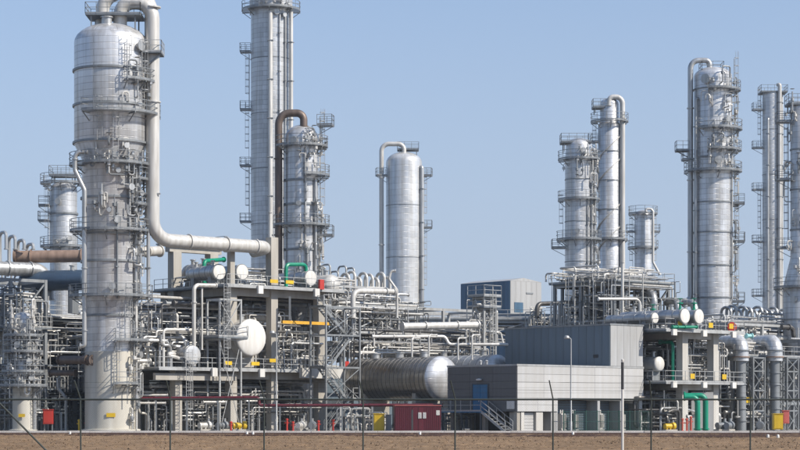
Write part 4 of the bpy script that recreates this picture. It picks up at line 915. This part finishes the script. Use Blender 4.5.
# ------------------------------------------------------------------ steelwork at the far left
def left_steel():
    o = (X(-25, 196), 196)
    f = frame('steel_pipe_frame', 'pale steel pipe frame at the left edge of the plant', o, [0, 4, 8], [0, 5, 10], [6.5, 10.2, Z(279, 200)], STEEL, .3, .3, decks=(0, 1), rails=(1,), braces=(('f', 0, 2), ('f', 1, 1), ('f', 1, 2)))
    tangle(rng, 42, o, -1, 8.5, .3, 9, 6.7, 14, 'silver pipe climbing inside the left edge pipe frame', 'pipes in the left edge frame', .1, .35, [PIPE, PIPE_W, PIPE_W, STEEL_L])
    tangle(rng, 30, o, -1, 8.5, .3, 9, 0, 6, 'pipe on the ground inside the left edge frame', 'low pipes in the left edge frame', .1, .3)
    pp('fat silver pipe lying along the top of the left edge frame', [(-10, 268, 203), (47, 270, 207), (47, 300, 207)], 14, PIPE, bend=1.2, flanges=[(0, .3), (0, .7)])
    pp('thick rust coloured pipe spanning to the left of the fattest column', [(14, 257, 207), (82, 256, 207)], 12.5, RUST, flanges=[(0, .03), (0, .25)])
    drum('blue_drum', 'dark blue horizontal drum below the rust coloured pipe', P(84, 280, 205), 2.1, 6.6, BLUE_D, None, 12.0, bulge=.25, rz=R(75))
    for k in range(4):
        p = P(0 + 9 * k, 262, 205 + k); pipe('crooked silver vent pipe on the left edge frame', [p, p + UP * (3.0 - .4 * k), p + UP * (3.0 - .4 * k) + V * -1.2, p + V * -1.2 + UP * 1.2], .35, PIPE, grp='vents on the left edge frame', bend=1.2)
    # darker frame behind, between left column and the big one
    o2 = (X(38, 208), 208)
    frame('dark_steel_frame', 'dark blue steel frame between the skirted column and the fattest one', o2, [0, 4.5, 9, 13], [0, 5], [4.2, 8.0, 11.8], STEEL_D, .38, .4, decks=(0, 1, 2), rails=(2,), braces=(('f', 1, 2), ('f', 2, 1), ('l', 0, 1), ('f', 0, 0)))
    tangle(rng, 40, o2, 0, 13, -.8, 5, 8.2, 11.2, 'pipe in the upper bays of the dark steel frame', 'upper pipes in the dark steel frame', .1, .32, [PIPE, PIPE_W, STEEL, PIPE_D])
    tangle(rng, 30, o2, 0, 13, -.8, 5, 4.4, 7.5, 'pipe in the middle bays of the dark steel frame', 'middle pipes in the dark steel frame', .1, .3, [PIPE, PIPE_D, STEEL, STEEL_D])
    tangle(rng, 24, o2, 0, 13, -.8, 5, 0, 3.8, 'pipe in the lowest bays of the dark steel frame', 'low pipes in the dark steel frame', .1, .3, [PIPE, PIPE_D, STEEL_D])
    hairpins(6, P(2, 291, 206), U, 1.1, 2.2, .2, 1.2, 'small looped pipe on the left edge frame', 'small loops on the left edge frame', PIPE)
    tangle(rng, 30, o, 0, 9, -.8, 4, 10.4, 14.6, 'thin pipe near the top of the left edge frame', 'thin pipes topping the left edge frame', .08, .2, [PIPE, PIPE_W, STEEL, STEEL_D])
    tangle(rng, 60, o2, -4, 12, -3, 4, 4, 12, 'slim pipe in front of the dark steel frame', 'slim pipes before the dark steel frame', .07, .2, [PIPE, PIPE_W, STEEL], keep=.1)
    tangle(rng, 40, o, -1, 9, -1.5, 4, 0, 6, 'slim pipe low in the left edge frame', 'slim pipes low in the left edge frame', .07, .2, [PIPE, PIPE_W, STEEL], keep=.1)
    # bent strut pipe
    pp('crooked grey pipe leg beside the red box', [(66, 431, 196), (66, 398, 196), (58, 388, 196), (58, 378, 196)], 3, PIPE)
left_steel()

# dark houses added as a backdrop to darken gaps in the pipework
def dark_backdrop(name, label, px, Y, L, D, H, mat):
    root = empty(name, (X(px, Y), Y, 0), label, 'building', None, R(PHI))
    MB().box(.1, L, .1, D, 0, H - .05).build('wall', SEAM, root, smooth=False)
    panel_wall(root, 'x', 0.1, 0, L, 0, H, int(L / 1.6), 1, mat, t=.08, gap=.02)
    panel_wall(root, 'y', 0.1, 0, D, 0, H, int(D / 1.6), 1, mat, t=.08, gap=.02)
    MB().box(-.1, L + .1, -.1, D + .1, H, H + .25).build('roof', STEEL_D, root, smooth=False)
    for k in range(int(L / 5)):
        d = MB().box(1 + 5 * k, 3.4 + 5 * k, -.06, .015, 0, 3.2).build('roller_door', STEEL_D, root, smooth=False)
dark_backdrop('frame_backdrop', 'dark blue grey block added to deepen the dark behind the concrete frame', 110, 216, 30, 8, 10.0, STEEL_D)
dark_backdrop('left_backdrop', 'dark clad block added to deepen the dark behind the left edge steelwork', -60, 222, 26, 8, 11.0, STEEL_D)
dark_backdrop('tank_backdrop', 'dark clad block added to deepen the dark behind the long horizontal tank', 320, 226, 30, 8, 6.5, WALL_SL)
dark_backdrop('right_backdrop', 'dark clad block added to deepen the dark behind the two storey right frame', 620, 232, 22, 8, 7.5, STEEL_D)
dark_backdrop('duct_backdrop', 'dark clad block added to deepen the dark behind the two elbow ducts', 735, 234, 24, 8, 8.5, STEEL_D)

# ------------------------------------------------------------------ stair tower, rack and tank in the middle
def middle():
    o = (X(326, 197.5), 197.5)
    st = frame('stair_tower', 'blue grey steel stair tower left of the long horizontal tank', o, [0, 4.4], [0, 2.4], [3.2, 6.4, 9.6, 12.4], STEEL, .16, .16, decks=(), braces=(('f', 0, 1), ('f', 0, 3)), grp=None)
    zz = [0, 3.2, 6.4, 9.6, 12.4]
    for i in range(4):
        a, b = (.7, 3.7) if i % 2 == 0 else (3.7, .7)
        stair_flight(st, (a, .7 if i % 2 == 0 else 1.7, zz[i] + .05), (b, .7 if i % 2 == 0 else 1.7, zz[i + 1]), .9, STEEL)
        x = (3.6, 4.6) if i % 2 == 0 else (-.2, .8)
        d = MB().box(x[0], x[1], .1, 2.3, zz[i + 1] + .004, zz[i + 1] + .08).build('landing', GRATE, st)
        rail_mesh([(x[0], .1, zz[i + 1]), (x[1], .1, zz[i + 1]), (x[1], 2.3, zz[i + 1])], sp=1).build('handrail', STEEL_L, d)
    # long tank
    drum('horizontal_tank', 'long dark banded horizontal tank with bright domed end', P(441, 378.5, 197), 4.4, 12.2, DRUM_SHADE, CLAD, 0, bulge=.22, bands=20, seg=56, nozz=3, bandmat=PIPE_D)
    sup = Vector((X(446, 189), 189, 0))
    drum('second_tank', 'similar silver tank with only its domed top showing above the substation', P(497, 372, 206), 3.6, 10, DRUM, CLAD_WHITE, 0, bulge=.26, bands=10, seg=48)
    # pipe rack over the tank
    o2 = (X(352, 208), 208)
    L = [0, 6.5, 13, 19.5]
    zl = [Z(352, 206), Z(330, 206), Z(303, 206)]
    frame('pipe_rack', 'pale steel pipe rack standing behind the long horizontal tank', o2, L, [0, 6], zl, STEEL_L, .26, .28, braces=(('f', 1, 1), ('f', 0, 2)), skip=((3, 0),))
    rack_pipes(rng, 9, o2, 0, 19.5, .2, 5.8, zl[0] + .01, 'pipe on the lowest tier of the rack behind the tank', 'lowest tier rack pipes', .12, .36)
    rack_pipes(rng, 8, o2, 0, 19.5, .2, 5.8, zl[1] + .01, 'pipe on the middle tier of the rack behind the tank', 'middle tier rack pipes', .15, .42, [PIPE, PIPE_W, PIPE_W])
    rack_pipes(rng, 6, o2, -1, 9, .2, 5.8, zl[2] + .01, 'pipe on the top tier of the rack behind the tank', 'top tier rack pipes', .15, .4, [PIPE, PIPE_W])
    tangle(rng, 46, o2, 0, 19, .2, 6, zl[0], zl[1] + 1.0, 'thin pipe weaving between the rack tiers behind the tank', 'thin pipes in the rack', .08, .2, [PIPE_W, PIPE, STEEL_L])
    tangle(rng, 36, o2, -2, 8.5, .2, 6, zl[1], zl[2] + 2.2, 'thin riser on the left half of the rack behind the tank', 'thin risers on the rack', .08, .24, [PIPE_W, PIPE, STEEL_L])
    tangle(rng, 26, o2, -1, 3, 2.2, 6, zl[2], zl[2] + 3, 'slender pipe standing near the fat white domed vessel', 'slender pipes near the domed vessel', .08, .2, [PIPE_W, STEEL_L, PIPE])
    tangle(rng, 60, o2, -2, 19, -2.5, 3, zl[0] - 1, zl[1] + .4, 'bright pipe crossing the front of the rack above the tank', 'bright pipes at the rack front', .08, .2, [PIPE, PIPE_W, STEEL, PIPE_D], keep=.12)
    tangle(rng, 50, o2, -3, 12, -1, 5, zl[1], zl[2] + .8, 'upright pipe on the higher rack tiers', 'upright pipes on the higher tiers', .07, .18, [PIPE, PIPE_W, STEEL, PIPE_D], keep=.1)
    hairpins(8, P(349, 302, 216), U, .85, 3.4, .32, 1.3, 'white looped pipe in the row above the middle rack', 'loops above the middle rack')
    hairpins(5, P(322, 300, 226), U, 1.2, 4.2, .22, 1.4, 'slim looped pipe behind the stair tower top', 'slim loops behind the stair tower', STEEL_L)
    pp('thick white pipe elbow lying on the top tier left of the plain domed column', [(353, 318, 203), (353, 291, 203), (394, 291.5, 207)], 5.5, PIPE_W, bend=1.5, flanges=[(1, .8)])
    pp('white crooked pipe rising in front of the plain domed column', [(397, 318, 208), (397, 290, 208), (389, 279, 208), (391, 271, 208), (396, 271, 208)], 2.6, PIPE_W, bend=1.6)
    pp('fat white pipe running right along the rack above the tank', [(402, 326.5, 206), (478, 325, 211)], 7.5, PIPE_W, flanges=[(0, .3), (0, .72)])
    pp('long white pipe stepping down at the right end of the rack', [(372, 336.5, 201), (445, 336.5, 203), (449, 344.5, 203), (512, 344.5, 204), (512, 366, 204)], 3.2, PIPE_W, flanges=[(0, .3), (0, .6)])
    for i, px in enumerate((412, 429, 458, 472)):
        pipe('thin upright white pipe standing over the tank top', [P(px, 360, 200 + i), P(px, 338 - 3 * (i % 2), 200 + i), P(px + 8, 338 - 3 * (i % 2), 201 + i)], .18, PIPE_W, grp='thin uprights over the tank')
    # container, yellow cabinet
    c = empty('site_container', (X(417, 187), 187, 0), 'maroon site container on the ground in front of the long tank', 'container', None, R(4))
    w, h = 4.3, 2.45
    MB().box(-w / 2, w / 2, -1.2, 1.2, .12, h).build('body', MAROON, c, smooth=False)
    rm = MB().box(-.06, .06, -1.23, -1.2, .2, h - .12).mesh('rib', MAROON, False)
    for i in range(22): 
        if i not in (9, 10, 12, 13): link_mesh('rib', rm, c, (-w / 2 + .15 + i * .19, 0, 0))
    MB().box(-w / 2 - .05, w / 2 + .05, -1.26, 1.26, h, h + .1).build('roof', plain('faded_red_roof', (.4, .1, .09), .6), c, smooth=False)
    for x in (.02, .45): 
        q = MB().box(x, x + .3, -1.26, -1.2, 1.3, 1.85).build('window', WHITE, c, smooth=False); MB().box(x + .05, x + .25, -1.275, -1.262, 1.35, 1.8).build('pane', WALL_LT, q, smooth=False)
    MB().box(-.62, -.45, -1.25, -1.2, .2, 2.1).build('door', SEAM, c, smooth=False); MB().box(w / 2 - .45, w / 2 - .12, -1.25, -1.2, 1.6, 2.05).build('sign_plate', WHITE, c, smooth=False)
    for x in (-w / 2 + .2, w / 2 - .2): MB().box(x - .15, x + .15, -1.1, 1.1, 0, .12).build('skid', STEEL_D, c)
    cabinet((X(379, 187.5), 187.5, 0), 1.0, 1.7, .8, YEL, 'yellow cabinet on the ground left of the maroon container')
    cabinet((X(388.5, 188.2), 188.2, 0), .5, 1.6, .5, STEEL_L, 'narrow pale cabinet between yellow cabinet and maroon container')
    tangle(rng, 16, (X(440, 190), 190), 0, 5, 0, 3, 0, 2.4, 'small pipe under the domed end of the long tank', 'small pipes under the tank end', .08, .18, [PIPE_W, PIPE, STEEL])
    tangle(rng, 16, (X(356, 191), 191), 0, 5, 0, 3, 0, 2.6, 'small pipe on the ground beneath the long tank', 'small pipes beneath the tank', .08, .2, [PIPE_W, PIPE, STEEL])
    # steel ladder tower before the far hall
    o3 = (X(484, 213), 213)
    lt = frame('ladder_tower', 'pale steel ladder tower with platforms in front of the far hall', o3, [0, 1.7], [0, 1.6], [Z(330, 213), Z(308, 213), Z(304, 213), Z(297, 213)], STEEL_L, .2, .2, decks=(1, 3), rails=(1, 3), braces=(('f', 0, 1), ('f', 0, 3), ('l', 0, 1)), over=.45)
    ladder(lt, -90, .2, 0, Z(300, 213)).location = (.8, 0, 0)
    tangle(rng, 14, o3, -2, 4, 0, 2.2, Z(345, 213), Z(295, 213), 'thin white pipe climbing the ladder tower', 'thin pipes on the ladder tower', .1, .2, [PIPE_W, STEEL_L])
    # pipe bridge
    ob = (X(398, 246), 246); zb = [Z(342, 250), Z(321, 250)]
    xs = [0, 8, 16, 24, 32]
    pbz = frame('pipe_bridge', 'long pipe bridge crossing in front of the far hall', ob, xs, [0, 4], zb, STEEL_L, .3, .35, rz=R(8), decks=(1,), rails=(1,), braces=(('f', 1, 1), ('f', 3, 1)), over=.4)
    rack_pipes(rng, 6, ob, 0, 30, .3, 3.7, zb[0] + .01, 'silver pipe on the lower tier of the pipe bridge', 'pipe bridge lower pipes', .2, .5, None, R(8))
    rack_pipes(rng, 4, ob, 0, 30, .3, 3.7, zb[1] + .18, 'white pipe along the top of the pipe bridge', 'pipe bridge top pipes', .15, .4, [PIPE_W, PIPE], R(8))
    tangle(rng, 30, ob, 0, 30, 0, 4, zb[0], zb[1] + .8, 'thin pipe crossing between the tiers of the pipe bridge', 'thin pipes on the pipe bridge', .1, .24, [PIPE_W, PIPE, STEEL_L], R(8))
    p = P(537, 318, 236); pipe('dark pipe humped over the right end of the pipe bridge', [p, P(537, 304, 236), P(563, 303, 239), P(563, 312, 239)], .55, PIPE_D, bend=1.3)
    tangle(rng, 14, (X(538, 236), 236), 0, 5, 0, 3, Z(325, 236), Z(306, 236), 'small white pipe under the dark humped pipe', 'small pipes under the humped pipe', .08, .2, [PIPE_W, PIPE])
    lamp_post(571, 181.8, 339, 'slim white lamp post before the pale substation wall')
middle()

# ------------------------------------------------------------------ exchanger frame and right hand structures
def right_side():
    # steel exchanger frame behind the tall hall
    o = (X(614, 222), 222)
    zl = [Z(335, 226), Z(285, 228)]
    f = frame('exchanger_structure', 'dark steel frame of curved pipes to the right of the slate grey hall', o, [0, 4.6, 9.2], [0, 5, 9], [Z(380, 224)] + zl, STEEL, .34, .38, decks=(1, 2), rails=(1, 2), braces=(('f', 1, 2), ('r', 0, 2)))
    tangle(rng, 30, o, 0, 9.5, -.5, 9, zl[0], zl[1] - .6, 'pipe bending inside the steel exchanger frame', 'pipes in the exchanger frame', .14, .4, [PIPE, PIPE_W, PIPE, PIPE_D])
    tangle(rng, 22, o, -3, 9.5, 0, 9, zl[1] + .2, zl[1] + 1.8, 'small pipe on top of the exchanger frame', 'small pipes topping the exchanger frame', .1, .24, [PIPE, PIPE_W])
    for i, (px, py, Y) in enumerate(((625, 312, 221), (644, 293, 224), (668, 302, 225), (685, 303, 226))):
        pipe('large silver elbow pipe arching out of the exchanger frame', [P(px, py, Y + 3), P(px + 10, py, Y), P(px + 10, py + 22, Y)], .85, PIPE, name='elbow_pipe', grp='arching elbows of the exchanger frame', bend=1.4, flanges=[(1, .5)])
    pp('slim white pipe hooked down onto the roof edge of the grey hall', [(598, 299, 214), (640, 299, 216), (640, 334, 216)], 3, PIPE_W, bend=2)
    pp('upright white pipe in front of the exchanger frame', [(622.5, 334, 218), (622.5, 262, 218)], 3, PIPE_W)
    # header manifold
    h = P(590, 274, 232); pipe('long white header pipe behind the ringed column', [h, goto(h, U, 646)], .9, PIPE_W, name='header_pipe', flanges=[(0, .3), (0, .6)])
    for i in range(6):
        p = goto(h, U, 594 + 5.2 * i); pipe('short white branch pipe on the header manifold', [p + V * -1.2 - UP * 1.6, p + V * -1.2 + UP * .5, p + V * .6 + UP * .5], .42, PIPE_W, name='branch_pipe', grp='header manifold branches', bend=1.1)
    o4 = (X(588, 228), 228)
    frame('manifold_rack', 'steel rack carrying the white header manifold', o4, [0, 5, 10], [0, 4], [Z(330, 230), Z(305, 230), Z(280, 230)], STEEL, .3, .3, decks=(2,), braces=(('f', 0, 1), ('f', 1, 1)))
    tangle(rng, 26, o4, 0, 8, 0, 4, Z(335, 230), Z(284, 230), 'pipe weaving through the manifold rack', 'pipes in the manifold rack', .12, .4, [PIPE, PIPE_W, PIPE_D, STEEL])
    # two storey concrete frame
    oc = (X(652, 196), 196); a = Vector((oc[0], oc[1], 0)); xs = [0] + [(goto(a, U, px) - a).length for px in (682, 713)]
    z1, z2 = Z(384, 199), Z(333, 200)
    f = frame('concrete_pipe_frame', 'pale two storey concrete frame around the big green pipes', oc, xs[1:], [0, 6, 11], [z1, z2], CONC_L, .85, .6, ztop=z2)
    for z, x0, x1 in ((z1, .3, xs[-1] + 3.0), (z2, .3, xs[-1] + 3.2)):
        d = MB().box(x0, x1, -1.5, 11, z + .004, z + .16).build('deck', GRATE, f, smooth=False)
        MB().box(x0, x1, -1.58, -1.5, z - .04, z + .2).build('edge_channel', STEEL_L, f, smooth=False)
        rail_mesh([(x0, 10, z + .16), (x0, -1.45, z + .16), (x1, -1.45, z + .16), (x1, 10, z + .16)], sp=1.6).build('handrail', STEEL_L, d)
        for k in range(3): MB().box(1 + 4.6 * k, 1.6 + 4.6 * k, -1.85, -1.59, z - .4, z + .2).build('junction_box', WHITE, f, smooth=False)
    for x, z in ((xs[1] - .3, z1), (xs[2] - .2, z1), (xs[1] - 2.2, z2), (xs[2] - 2.3, z2), (xs[2] + .9, z2)): MB().box(x - .32, x + .32, -1.62, -1.59, z + .5, z + 1.0).build('safety_gate', YEL, f, smooth=False)
    fl = z2 + .16
    drum('exchanger', 'heat exchanger with white cover, left of two beside the green valves', P(684, 316, 196.3), 1.35, 8, DRUM, WHITE, fl, flat=True, bands=4)
    drum('exchanger', 'heat exchanger with white cover, right of two beside the green valves', P(698, 316.5, 197.6), 1.35, 8, DRUM, WHITE, fl, flat=True, bands=4)
    drum('exchanger', 'small exchanger with white cover behind the corner of the grey hall roof', P(654, 318, 197), .95, 6, DRUM, WHITE, fl, flat=True, bands=4)
    drum('white_vessel', 'vessel with oval white end between the two right hand decks', P(659, 364, 198.4), 1.5, 3.5, PIPE_W, WHITE, z1 + .16, bulge=.2)
    for i, (px, py) in enumerate(((680, 305), (694, 305), (653, 311))):
        v = empty('green_valve', P(px, py + 5, 198.5 + i), 'green valve standing on a right hand heat exchanger', 'valve', 'green valves on exchangers')
        MB().lathe([(.25, -.1), (.25, .1), (.12, .15), (.12, .6), (.3, .62), (.3, .72), (.05, .75), (.05, 1.1)], 12).build('body', GREEN, v); MB().lathe([(.25, 1.1), (.3, 1.13), (.25, 1.16)], 12).build('handwheel', GREEN, v)
    pp('green pipe with flanges lying along the upper right deck', [(672, 327, 195.5), (690, 327, 197), (697, 327, 197.6)], 3, GREEN, flanges=[(0, .3), (0, .7)])
    pp('tall green pipe left of the pale concrete column', [(673, 382, 199), (673, 342, 199), (660, 342, 201)], 3.5, GREEN)
    for i, (px, pt) in enumerate(((697.5, 397), (705.5, 395.5))):
        pp('thick bright green pipe, %s of the bent pair dropping to the ground' % ('left' if i == 0 else 'right'), [(684, pt, 194.6 + .75 * i), (px, pt, 194.6 + .75 * i), (px, 431.5, 194.6 + .75 * i)], 5.5, GREEN, name='green_pipe', bend=1.1, flanges=[(1, .93)])
    MB_w = MB().box(-1.1, 1.1, -.1, .1, 0, Z(392, 200)).build('screen_wall', WALL_LT, None, (X(703, 200), 200.5, 0)); tag(MB_w, 'pale upright screen wall behind the bent green pipes', 'wall')
    u = 'pipe beneath the lower right hand deck'; g = 'pipes beneath the right hand deck'
    tangle(rng, 40, oc, -1.5, xs[-1] + 1, -.8, 8, 0, z1 - .9, u, g, .1, .34, [PIPE_W, PIPE, PIPE_D, STEEL])
    tangle(rng, 40, oc, 1, xs[-1] + 2, 3.5, 10, z1 + .16, z2 - .8, 'pipe between the two right hand decks', 'pipes between the right hand decks', .1, .36, [PIPE, PIPE_D, STEEL, PIPE_W])
    tangle(rng, 26, oc, 2, xs[-1] + 3, 3, 9, fl, fl + 2.0, 'small pipe on the upper right hand deck', 'small pipes on the upper right deck', .1, .26, [PIPE, PIPE_W, PIPE_W])
    for i in range(3): hydrant(682.5 + 4.2 * i, 191.5, 1.3 + .2 * (i == 2), 'salmon red hydrant at the foot of the bent green pipes', 'red hydrants by the green pipes', plain('salmon_paint%d' % i, (.6, .12, .08), .5))
    pump((X(670, 193), 193, 0), 'pump with yellow motor left of the pale concrete column', None, YEL, .7, R(30))
    tangle(rng, 56, oc, 5.5, xs[-1] + 4, .5, 8, z1 + .16, z2 - .5, 'slim pipe between the right hand decks', 'slim pipes between the right decks', .07, .2, [PIPE, PIPE_W, STEEL, PIPE_D], keep=.1)
    tangle(rng, 40, oc, -1, xs[-1] + 5, -.5, 8, 0, z1 - .5, 'slim pipe on the ground below the right hand decks', 'slim pipes below the right decks', .07, .2, [PIPE, PIPE_W, STEEL, PIPE_D], keep=.1)
    tangle(rng, 50, o, -4, 9.5, -3, 6, zl[0], zl[1] + 1.5, 'slim pipe around the exchanger structure', 'slim pipes round the exchanger structure', .08, .2, [PIPE, PIPE_W, STEEL], keep=.1)
    for i, px in enumerate((722, 729, 760)): pump((X(px, 193.5), 193.5, 0), 'grey pump on the ground near the elbow ducts', 'pumps near the elbow ducts', STEEL, .8, R(40 + 20 * i))
    # two ducts with elbow tops and lattice supports
    for i, px in enumerate((741, 775)):
        Y = 206 + 2.2 * i
        p = P(px, 431, Y); p.z = 0
        dr = empty('elbow_duct', p, 'fat grey upright duct with silver elbow top, %s of two' % ('nearer the green pipes' if i == 0 else 'nearer the yellow box'), 'duct')
        zt = Z(342, Y); bk = Vector((-.3, 1, 0)).normalized()
        MB().tube([(0, 0, 0), (0, 0, Z(360, Y))], .52, 20).build('shaft', STEEL, dr)
        el = MB().tube(fillet([Vector((0, 0, Z(361, Y))), Vector((0, 0, zt)), Vector((0, 0, zt)) + bk * 4], 1.05), .8, 24).build('elbow', CLAD_DULL, dr)
        for z in (Z(357, Y), Z(350.5, Y)): MB().lathe([(.78, z - .06), (.9, z - .06), (.9, z + .06), (.78, z + .06)], 24, cap=False).build('band', RUST if z < Z(352, Y) else STEEL, el)
        z = 1.0
        while z < Z(363, Y): MB().lathe([(.5, z - .06), (.62, z - .06), (.62, z + .06), (.5, z + .06)], 20, cap=False).build('band', STEEL, dr); z += 1.25
        q = W((p.x, p.y), R(PHI), 1.1, -.7)
        lt = frame('lattice_support', 'pale lattice steel support beside the %s elbow duct' % ('first' if i == 0 else 'second'), (q.x, q.y), [0, 1.9], [0, 1.9], [2.1, 4.2, 6.2, Z(357, Y)], STEEL, .16, .14, braces=(('f', 0, 0), ('f', 0, 1), ('f', 0, 2), ('f', 0, 3), ('l', 0, 1), ('l', 0, 2), ('l', 0, 3)))
    od = (X(736, 206), 206)
    dk = frame('duct_deck', 'railed steel deck round the necks of the two elbow ducts', od, [0, 4, 8, 12.5], [.4, 2.2], [Z(402, 209), Z(358, 210)], STEEL, .3, .3, decks=(1,), rails=(1,), over=.5)
    tangle(rng, 30, od, 0, 10, 1, 6, 0, 6, 'pipe behind the lattice supports', 'pipes behind the lattice supports', .1, .34, [PIPE, PIPE_D, STEEL, PIPE_W])
    tangle(rng, 24, od, 0, 10, 1, 6, Z(357, 210), Z(340, 210), 'silver pipe between the two elbow duct tops', 'pipes between the elbow tops', .12, .3, [PIPE_W, PIPE])
    tangle(rng, 14, od, -1, 9, -1, 2, 0, 2.0, 'low white pipe in front of the lattice supports', 'low pipes before the lattice supports', .1, .24, [PIPE_W, PIPE])
    for x in (1.3, 6.0):
        q = W(od, R(PHI), x, -.5); cabinet((q.x, q.y, Z(403, 209)), .8, .5, .25, YEL, 'yellow box hung on the lattice support', 'yellow boxes on the lattice supports', door=False, rz=R(PHI))
    cabinet((X(777.5, 190), 190, 0), .9, 1.45, .8, YEL, 'yellow cabinet on legs under the second elbow duct', legs=.25)
    cabinet((X(785.5, 191), 191, 0), .6, 1.2, .6, plain('salmon_box', (.6, .14, .12), .5), 'salmon red cabinet right of the yellow one on legs', legs=.8)
    pp('pale blue tag pipe behind the first elbow duct', [(746, 336, 207), (752, 336, 207.4)], 4, PALE_CYAN)
    wv = MB().lathe([(.45, 0), (.5, .05), (.5, .1), (.45, .15)], 18, 'y').build('valve_wheel', REDP, None, P(732, 327, 203)); tag(wv, 'dull red round valve wheel beside the first elbow duct', 'valve wheel')
    # pipe rack with loops at the right back
    orr = (X(728, 219), 219)
    zr = [Z(352, 223), Z(338, 223), Z(324, 223)]
    frame('right_pipe_rack', 'pipe rack of stacked white pipes behind the elbow ducts', orr, [0, 6, 12], [0, 6], zr, STEEL_L, .28, .28, braces=(('f', 0, 1),))
    for i, z in enumerate(zr): rack_pipes(rng, 7, orr, 0, 12, .2, 5.8, z + .01, ('pipe on the bottom tier of the rack behind the elbow ducts', 'pipe on the second tier of the rack behind the elbow ducts', 'pipe on the top tier of the rack behind the elbow ducts')[i], 'right rack tier %s' % 'abc'[i], .2, .45, [PIPE_W, PIPE, PIPE_W])
    hairpins(12, P(731, 326, 228), U, .95, 2.4, .34, 1.4, 'pale looped pipe in the row over the right pipe rack', 'loops over the right rack', PIPE)
    tangle(rng, 26, orr, 0, 12, 0, 6, zr[0], zr[2] + 1.2, 'thin pipe between the tiers of the right rack', 'thin pipes in the right rack', .08, .22, [PIPE_W, PIPE, STEEL_L])
right_side()

# ------------------------------------------------------------------ plant far behind, seen between the nearer racks
def background():
    r2 = random.Random(5)
    spec = [(60, 262, 300, 12, 'steel rack far behind the small stubby column'), (150, 250, 290, 20, 'steel rack seen behind the concrete frame legs'), (310, 262, 295, 16, 'steel rack far behind the domed column'),
            (400, 285, 330, 16, 'low steel rack beyond the pipe bridge'), (540, 275, 325, 14, 'steel rack beyond the slate grey hall'), (660, 262, 318, 14, 'steel rack beyond the exchanger frame'), (735, 255, 318, 18, 'steel rack beyond the stepped platform column'), (-30, 240, 292, 18, 'steel rack beyond the left edge frame'), (800, 222, 325, 16, 'steel rack to the right of the bulged column')]
    for i, (px, Y, yt, L, lab) in enumerate(spec):
        o = (X(px, Y), Y); H = Z(yt, Y); zs = [H * .35, H * .62, H * .86]
        frame('background_rack', lab, o, [L * k / 3 for k in range(4)], [0, 6], zs, (STEEL, STEEL_L)[i % 2], .34, .34, decks=(0, 1) if i % 2 else (1,), rails=(2,), braces=(('f', 0, 1), ('f', 2, 2)), ztop=H * .86)
        for k, z in enumerate(zs): rack_pipes(r2, 5, o, 0, L, .3, 5.7, z + (.17 if k < 2 else .01), 'pipe laid on a ' + lab, 'pipes of the ' + lab,   .2, .5, [PIPE, PIPE_W, PIPE_D], single=False)
        tangle(r2, 14, o, 0, L, 0, 6, zs[1], H, 'thin pipe climbing a ' + lab, 'risers of the ' + lab, .1, .26, [PIPE_W, PIPE, STEEL_L], keep=0)
        for k in range(5):
            p = W(o, R(PHI), L * (k + .3) / 5, 1 + k % 3, zs[2]); q = MB().tube([(0, 0, 0), (0, 0, 1.4 + .5 * (k % 3))], .09, 8).build('vent_pipe', STEEL_L, None, p); tag(q, 'slim upright vent on a ' + lab, 'pipe', 'vents of the ' + lab)
background()

# ------------------------------------------------------------------ fence in front
def fence():
    Y = 61.0; zr = Z(399.5, Y)
    root = empty('perimeter_fence', (0, Y, 0), 'dark chain link perimeter fence with angled barbed wire arms along the field', 'fence')
    pxs = [-17, 81, 170, 264, 363, 455, 553, 651, 750, 849]
    rr = random.Random(2)
    for px in pxs:
        x = X(px, Y); ln = rr.uniform(-.02, .02)
        p = MB().tube([(x, 0, -.3), (x + ln, 0, zr + .03)], .025, 8).build('post', FENCE, root)
        MB().tube([(x + ln, 0, zr + .03), (x + ln - .13 + rr.uniform(-.03, .05), -.2, zr + .58)], .022, 6).build('arm', FENCE, p)
    MB().tube([(X(-30, Y), 0, zr), (X(870, Y), 0, zr)], .028, 8).build('top_rail', FENCE, root)
    x0, x1 = X(-30, Y), X(870, Y)
    for k in range(3): MB().tube([(x0, -.06 - .06 * k, zr + .2 + .16 * k), (x1, -.06 - .06 * k, zr + .2 + .16 * k)], .0025, 4).build('barbed_wire', FENCE, root)
    MB().tube([(X(-2, Y), -.05, zr - .05), (X(66, Y), -.05, .05)], .028, 8).build('strut', FENCE, root)
    m = MB(); n = int((x1 - x0 + zr) / .075)
    for i in range(n):
        for s in (1, -1):
            a = x0 + i * .075 if s > 0 else x0 - zr + i * .075
            if s > 0: m.bar((a - zr, .035, .02), (a, .035, zr), .0015)
            else: m.bar((a + zr, .04, .02), (a, .04, zr), .0015)
    q = m.build('chain_link_mesh', FENCE, root, smooth=False); q['kind'] = 'stuff'
    # white marker pole just before the fence
    Yp = 58.0; H = Z(361, Yp)
    r = empty('marker_pole', (X(622.5, Yp), Yp, 0), 'white marker pole with a black upper sleeve before the fence', 'pole')
    MB().lathe([(.037, -.2), (.037, H - .9), (.034, H)], 12).build('pole', WHITE, r)
    MB().lathe([(.042, H - .82), (.042, H - .04), (.03, H - .03)], 12).build('sleeve', SEAM, r)
    MB().lathe([(.02, H), (.042, H), (.042, H + .04), (.01, H + .07)], 12).build('cap', WHITE, r)
fence()

# ------------------------------------------------------------------ thin haze in the air over the whole place
def haze():
    m = bpy.data.materials.new('haze'); m.use_nodes = True; n = m.node_tree.nodes; l = m.node_tree.links
    n.remove(n['Principled BSDF']); v = n.new('ShaderNodeVolumePrincipled')
    v.inputs['Color'].default_value = (0.80, 0.88, 1.0, 1); v.inputs['Density'].default_value = 0.00011; v.inputs['Anisotropy'].default_value = 0.0
    l.new(v.outputs[0], n['Material Output'].inputs['Volume'])
    o = MB().box(-1600, 1600, -1600, 1600, -2.2, 66).build('haze', m, smooth=False); tag(o, kind='stuff')
haze()
